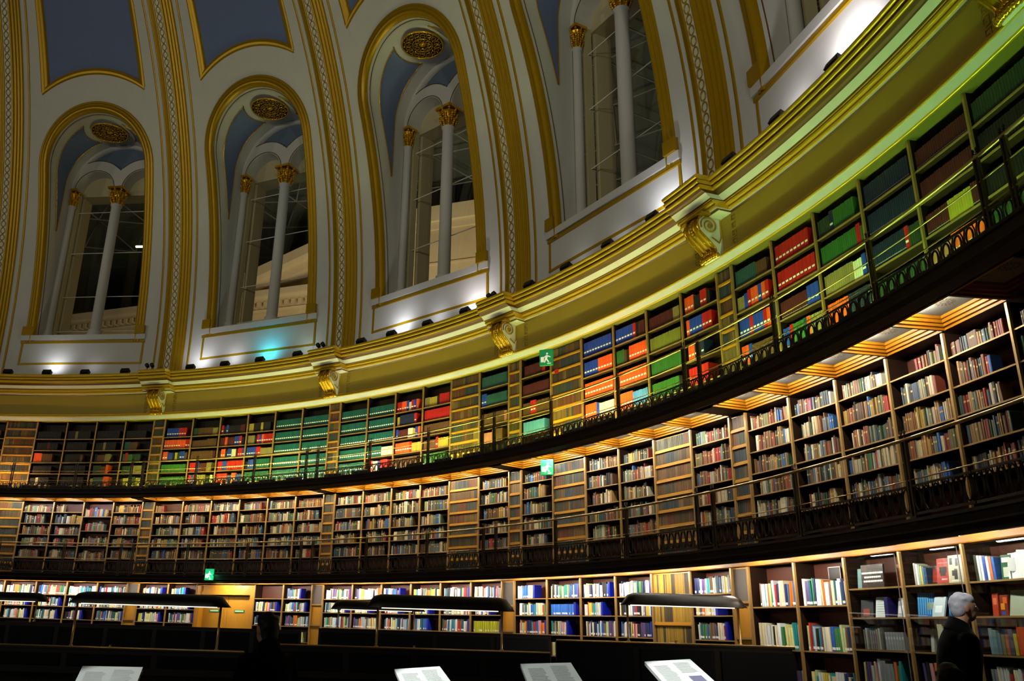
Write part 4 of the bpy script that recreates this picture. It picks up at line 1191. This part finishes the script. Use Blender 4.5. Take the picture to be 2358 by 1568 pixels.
def hoodlamp(t, hood):
    x0, x1, p0, p1, zb, zt, z0 = hood
    hd = empty('hooded_lamp'); hd.parent = t
    hgt = zt-zb; rows = []
    n = 20
    for i in range(n+1):
        s = i/n; x = x0+(x1-x0)*s; e = min(1, (min(s, 1-s)*(x1-x0)/.22)); e = math.sqrt(max(0, 1-(1-e)**2)); e = max(e, .05)
        rows.append([(x, .16*math.cos(a)*(.5+.5*e), zb+hgt*e*math.sin(a)) for a in [pi*k/10 for k in range(11)]])
    mb = MB(); mb.grid(rows); mb.build('shade', M['hood'], hd)
    mb = MB(); mb.box(p0+.05, p1-.05, -.015, .015, zb-.008, zb+.012); mb.build('lamp_tube', emat('#fff0d8', 1.6), hd)
    for p in (p0, p1):
        mb = MB(); mb.tube([(p, 0, z0), (p, 0, zb+.02)], .016, 7); mb.lathe([(.0, .03), (.028, .02), (.03, 0)], 8, (p, 0, z0)); mb.build('post', M['brass'], hd)
D1 = desk('long dark reading desk at left with a hooded bronze lamp on two posts', (7.0, 7.52), (10.31, 8.51), 1.175, (1.10, 3.2, 1.2, 3.08, 1.71, 1.86, 1.175))
D2 = desk('dark reading desk in the middle under a long hooded bronze lamp', (10.45, 9.18), (13.98, 10.23), 1.265, (1.15, 3.2, 1.32, 3.03, 1.78, 1.96, 1.265))
D3 = desk('dark reading desk at right, its hooded lamp catching a white sheen', (14.05, 10.35), (17.21, 11.3), 1.43, (.92, 2.66, 1.0, 2.55, 1.92, 2.09, 1.43))
desk('farther dark desk at left with a hooded lamp, behind the long desk', (1.6, 11.55), (8.66, 13.7), 1.44, (.6, 2.5, .9, 2.3, 1.80, 1.96, 1.44), ledge=False)
desk('farther dark desk behind the middle of the room with two hooded lamps', (9.0, 13.75), (13.2, 15.1), 1.49, (.2, 2.0, .35, 1.8, 1.83, 2.0, 1.49), ledge=False)

def board(lab, p0, p1, q0, q1, seed, photo=False, shade='board'):
    p0, p1, q0, q1 = map(Vector, (p0, p1, q0, q1))
    c = (q0+q1)/2; t = thing('display_lectern', lab, 'display board', loc=(c.x, c.y, 0), rz=0, group='tilted white display boards along the bottom')
    L = [v-Vector((c.x, c.y, 0)) for v in (q0, q1, p1, p0)]
    n = (L[1]-L[0]).cross(L[3]-L[0]).normalized()
    mb = MB(); mb.add(L+[v-n*.03 for v in L], [(0, 1, 2, 3), (7, 6, 5, 4), (0, 4, 5, 1), (1, 5, 6, 2), (2, 6, 7, 3), (3, 7, 4, 0)])
    bd = mb.build('board', M[shade], t)
    mb = MB(); r = random.Random(seed)
    def pt(u, v): return L[0].lerp(L[1], u).lerp(L[3].lerp(L[2], u), v)+n*.002
    for cx in (.1, .55):
        v = .88 if cx > .5 else .8
        while v > .1:
            if photo and cx > .5 and v < .5: break
            u1 = cx+r.uniform(.28, .34); mb.add([pt(cx, v), pt(u1, v), pt(u1, v-.018), pt(cx, v-.018)], [(0, 1, 2, 3)], 0); v -= .045
    mb.build('printed_text', M['print_'], bd)
    if photo:
        mb = MB(); mb.add([pt(.60, .36), pt(.86, .36), pt(.86, .12), pt(.60, .12)], [(0, 1, 2, 3)]); mb.build('picture', M['thumb'], bd)
    mb = MB(); mb.tube([(0, .05, 0), (0, .15, q0.z+.0)], .025, 8); mb.lathe([(.2, 0), (.2, .02), (.03, .04)], 16, (0, .05, 0)); mb.build('stand', M['iron'], t)
def lowpt(p, dx, dy, dz): return (p[0]+dx, p[1]+dy, p[2]-dz)
board('white display board with faint print, leftmost of four at the bottom', (11.46, 3.84, 1.18), (11.90, 3.97, 1.185), (11.70, 3.42, 1.0), (12.12, 3.55, 1.0), 1)
board('bright white blank-looking display board, second from left at the bottom', (13.73, 4.52, 1.225), (14.06, 4.62, 1.255), (13.96, 4.16, 1.06), (14.32, 4.27, 1.09), 2)
board('grey-green printed display board, third from left at the bottom', (14.65, 4.80, 1.29), (15.02, 4.91, 1.31), (14.80, 4.42, 1.13), (15.19, 4.53, 1.15), 3)
board('white display board with a small picture, rightmost at the bottom', (15.53, 5.58, 1.32), (15.89, 5.69, 1.35), (15.72, 5.18, 1.15), (16.10, 5.29, 1.18), 4, True)
for tx, ty, tz, pw in ((11.8, 3.7, 1.1, 330), (14.05, 4.4, 1.15, 900), (14.95, 4.7, 1.2, 220), (15.8, 5.4, 1.25, 900), (18.08, 6.2, 1.9, 230)):
    lamp('added_fill_spot', 'SPOT', (tx-1.2, ty-1.8, 4.6), (tx, ty, tz), pw, (.95, 1, .97), spot_size=rad(10), spot_blend=.5, shadow_soft_size=.04)  # added unseen spots that brighten the display boards and the old man's hair

# ------------------------------------------------------------------ people
def person(lab, loc, rz, H, hair, coat, lean=0., hairstyle='short', head=.95):
    """standing figure facing local +Y; every surface grown from tapered limbs then fused by a remesh"""
    t = thing('person', lab, 'person', loc=loc, rz=rz); s = H/1.75
    k = s*head
    def V(*a): return Vector(a)*s
    def VK(*a): return Vector(a)*k
    def lean_(v): 
        z = v.z/s
        return v+Vector((0, lean*max(0, z-.95), 0))
    def limb(mb, pts, rs, n=12):
        P = []; R_ = []
        for i in range(len(pts)-1):
            for q in range(5):
                f = q/5; P.append(pts[i].lerp(pts[i+1], f)); R_.append(rs[i]+(rs[i+1]-rs[i])*f)
        P.append(pts[-1]); R_.append(rs[-1])
        mb.tube([lean_(p) for p in P], 0, n, rs=[r*s for r in R_])
        for p, r in ((pts[0], rs[0]), (pts[-1], rs[-1])): mb.ell(lean_(p), (r*s, r*s, r*s), 10, 7)
        for p, r in zip(pts[1:-1], rs[1:-1]): mb.ell(lean_(p), (r*s*1.0,)*3, 10, 7)
    def torso(mb, secs, n=20):
        rows = []
        for z, rx, ry, cy in secs:
            rows.append([lean_(V(rx*math.cos(2*pi*k/n), cy+ry*math.sin(2*pi*k/n), z)) for k in range(n)])
        mb.grid(rows, closed=True); mb.add([v for v in rows[0]], [tuple(range(n))]); mb.add(rows[-1], [tuple(range(n))[::-1]])
    body = MB()
    torso(body, [(.82, .12, .09, 0), (.90, .165, .115, 0), (1.0, .15, .105, .0), (1.12, .14, .095, 0), (1.25, .165, .115, .01), (1.36, .19, .11, 0), (1.43, .16, .085, -.01), (1.47, .075, .065, -.01)])
    limb(body, [V(0, -.01, 1.42), V(0, .02, 1.56)], [.06, .055])
    hz = 1.635
    hc = lean_(V(0, .03, hz))
    body.ell(hc, (.076*k, .098*k, .115*k), 20, 14)                    # skull
    body.ell(hc+VK(0, .035, -.05), (.058*k, .065*k, .075*k), 14, 10)   # jaw
    body.ell(hc+VK(0, .10, -.02), (.016*k, .024*k, .03*k), 8, 6)       # nose
    body.ell(hc+VK(0, .088, -.065), (.024*k, .014*k, .010*k), 8, 6)    # lips
    body.ell(hc+VK(0, .085, .02), (.05*k, .018*k, .012*k), 8, 6)       # brow
    for sg in (-1, 1):
        body.ell(hc+VK(sg*.077, .0, -.015), (.010*k, .022*k, .034*k), 8, 6)
        limb(body, [V(sg*.10, 0, .90), V(sg*.11, .01, .50), V(sg*.11, -.01, .09)], [.088, .058, .040])
        limb(body, [V(sg*.11, -.02, .05), V(sg*.12, .17, .035)], [.04, .032])
        limb(body, [V(sg*.18, 0, 1.39), V(sg*.235, .0, 1.10), V(sg*.22, .10, .87)], [.052, .042, .028])
        h0 = V(sg*.22, .105, .855)
        body.ell(lean_(h0+V(0, .01, -.04)), (.018*s, .038*s, .05*s), 10, 8)
        for i, ln in enumerate((.062, .072, .068, .052)):
            y = .035-.022*i
            limb(body, [h0+V(0, y, -.075), h0+V(-sg*.008, y+.004, -.075-ln*.55), h0+V(-sg*.022, y+.006, -.075-ln)], [.0095, .0085, .0075], 8)
        limb(body, [h0+V(0, .038, -.03), h0+V(-sg*.01, .058, -.06), h0+V(-sg*.02, .062, -.085)], [.011, .010, .008], 8)
    b = body.build('body', M['skin'], t)
    md = b.modifiers.new('fuse', 'REMESH'); md.mode = 'VOXEL'; md.voxel_size = .0075*s; md.use_smooth_shade = True
    sm = b.modifiers.new('soften', 'SMOOTH'); sm.iterations = 3
    eye = MB()
    for sg in (-1, 1): eye.ell(hc+VK(sg*.030, .089, .005), (.012*k, .008*k, .008*k), 8, 6)
    eye.build('eyes', M['signw'], b)
    # clothing
    c = MB()
    torso(c, [(.62, .20, .15, 0), (.80, .20, .15, 0), (.95, .20, .145, 0), (1.12, .19, .135, 0), (1.28, .205, .145, 0), (1.38, .215, .13, 0), (1.44, .18, .10, -.01), (1.485, .10, .085, -.01), (1.50, .085, .075, -.01)])
    for sg in (-1, 1): limb(c, [V(sg*.185, 0, 1.39), V(sg*.245, .0, 1.10), V(sg*.225, .10, .87)], [.072, .062, .05])
    co = c.build('coat', coat, t); md = co.modifiers.new('fuse', 'REMESH'); md.mode = 'VOXEL'; md.voxel_size = .014*s; md.use_smooth_shade = True
    sm = co.modifiers.new('soften', 'SMOOTH'); sm.iterations = 5
    c = MB()
    for sg in (-1, 1): limb(c, [V(sg*.10, 0, .90), V(sg*.11, .01, .50), V(sg*.11, -.01, .07)], [.105, .08, .07])
    c.build('trousers', coat, t)
    for sg in (-1, 1):
        c = MB(); limb(c, [V(sg*.11, -.03, .05), V(sg*.12, .17, .04)], [.05, .04]); c.build('shoe', M['black'], t)
    # collar and hair
    c = MB(); c.grid([[lean_(V(rr*math.cos(2*pi*k/20), -.005+rr*.85*math.sin(2*pi*k/20), z-.03*math.sin(2*pi*k/20))) for k in range(20)] for rr, z in ((.10, 1.46), (.068, 1.535), (.074, 1.54), (.112, 1.455))], closed=True); c.build('collar', coat, co)
    h = MB(); r = random.Random(3)
    h.ell(hc+VK(0, -.018, .016), (.082*k, .094*k, .107*k), 18, 12)
    h.ell(hc+VK(0, .028, .062), (.072*k, .07*k, .06*k), 14, 10)
    h.ell(hc+VK(0, -.045, -.03), (.078*k, .065*k, .085*k), 14, 10)
    for i in range(46):
        a = r.uniform(0, 2*pi); e = r.uniform(-.25, 1.4)
        d = Vector((math.cos(a)*math.cos(e)*.086, math.sin(a)*math.cos(e)*.10-.012, math.sin(e)*.112+.018))*k
        if d.y > .03*k and d.z < .07*k: continue
        h.ell(hc+d*.86, (.024*k, .026*k, .02*k), 8, 6)
    if hairstyle == 'long': h.ell(hc+VK(0, -.06, -.09), (.075*k, .05*k, .10*k), 12, 8)
    ho = h.build('hair', hair, t); md = ho.modifiers.new('fuse', 'REMESH'); md.mode = 'VOXEL'; md.voxel_size = .008*s; md.use_smooth_shade = True
    sm = ho.modifiers.new('soften', 'SMOOTH'); sm.iterations = 9
    return t
person('white-haired old man in a black coat looking into the glazed bookcases', (17.95, 6.22, 0), rad(-84), 1.95, M['whair'], M['coat'], .16, head=.84)
person('brown-haired person at the lower right, only the crown of the head showing', (17.24, 3.28, 0), rad(-10), 1.43, M['bhair'], M['coat'], .0)
person('dark silhouetted person in black standing before the reading desks', (13.12, 3.64, 0), rad(60), 1.60, M['khair'], M['coat'], .06, 'long')

# ------------------------------------------------------------------ court outside the windows
AF = 5.0
def build_court():
    t = thing('stone_portico', 'pale stone portico with pediment and dentils seen through the windows', 'building', 38, AF, 0)
    mb = MB(); mb.box(-34, 5.5, .4, 1.5, 8, 18.3); mb.build('wall', M['stone'], t)
    mb = MB(); mb.box(-34, -5, 0, 1.4, 18.3, 18.45); mb.box(-34, -5, -.5, 1.4, 18.85, 19.0); mb.box(-34, -5, -.7, 1.4, 19.0, 19.35)
    mb.build('entablature', M['stonel'], t)
    mb = MB(); x = -34
    while x < -5: mb.box(x, x+.22, -.25, .4, 18.52, 18.82); x += .45
    mb.box(-34, -5, .1, 1.3, 18.45, 18.9); mb.build('dentil_course', M['stone'], t)
    mb = MB(); sl = .32
    P = [(-15, 18.9), (-4.9, 18.9), (-4.9, 18.9+sl*10.1)]
    mb.prism(P, .8, 1.4); mb.build('pediment_field', M['stone'], t)
    mb = MB()
    for (o0, o1, y) in ((-.15, .35, -.1), (.35, .95, -.75)):
        mb.add([(-14, y, 18.72+o0), (-4.9, y, 18.72+sl*9.1+o0), (-4.9, y, 18.72+sl*9.1+o1), (-14, y, 18.72+o1), (-14, 1.4, 18.72+o0), (-4.9, 1.4, 18.72+sl*9.1+o0), (-4.9, 1.4, 18.72+sl*9.1+o1), (-14, 1.4, 18.72+o1)],
               [(0, 1, 2, 3), (0, 4, 5, 1), (3, 2, 6, 7), (0, 3, 7, 4)])
    mb.build('raking_cornice', M['stonel'], t)
    mb = MB(); mb.box(-4.9, 5.5, 0, 1.5, 17.8, 21.9); mb.box(-4.9, 5.5, -.08, 0, 19.85, 19.95); mb.build('attic_block', M['stone'], t)
    mb = MB(); mb.box(-5, 5.6, -.25, 1.5, 22.35, 23.25); mb.box(-5, 5.6, -.1, 1.5, 21.9, 22.35); mb.build('attic_cornice', M['stonel'], t)
    mb = MB(); mb.box(-5, 5.6, -.2, 1.4, 17.6, 18.0); mb.build('attic_base', M['stonel'], t)
build_court()
n_ = cyl(1, AF, 0)
lamp('court_floodlight', 'AREA', cyl(29, 2, 11), cyl(38, 0, 20), 620, (1, .87, .6), size=4)
lamp('court_floodlight', 'AREA', cyl(29, 14, 11), cyl(38, 9, 21), 760, (1, .87, .6), size=4)
lamp('court_floodlight', 'AREA', cyl(29, -22, 10), cyl(38, -22, 18), 170, (1, .87, .6), size=4)
# glazed lattice roof over the court
mb = MB(); rg = MB()
def roofz(r): return 26.0-(r-24)*.06
azs_ = list(range(-36, 84, 4)); rs_ = [22.5, 25, 27.5, 30, 33, 36, 39, 42, 46]
for i, r in enumerate(rs_):
    mb.tube([cyl(r, a+(2 if i % 2 else 0), roofz(r)) for a in azs_], .055, 4)
    if i < len(rs_)-1:
        r2 = rs_[i+1]
        for a in azs_:
            o = 2 if i % 2 else 0
            mb.tube([cyl(r, a+o, roofz(r)), cyl(r2, a+2-o if not i % 2 else a, roofz(r2))], .05, 4)
            mb.tube([cyl(r, a+o, roofz(r)), cyl(r2, (a-2) if not i % 2 else a+4, roofz(r2))], .05, 4)
lt = struct(empty('ceiling_court_roof')); mb.build('roof_lattice', M['lattice'], lt)
ring(rg, [(21.0, roofz(21)+.25, 0), (60, roofz(46)+.25, 0), (60, 0, 0)], azlist(4, False, -60, 110)); rg.build('roof_glazing', M['roofg'], lt)
mb = MB(); mb.tube([(0, 0, 0), (.5, .1, .0)], .05, 6); o = mb.build('court_lamp', emat('#fff4a0', 12), loc=cyl(33, -18.24, 19.36)); tag(o, 'small yellow lamp glinting in the court behind the leftmost window', 'lamp')
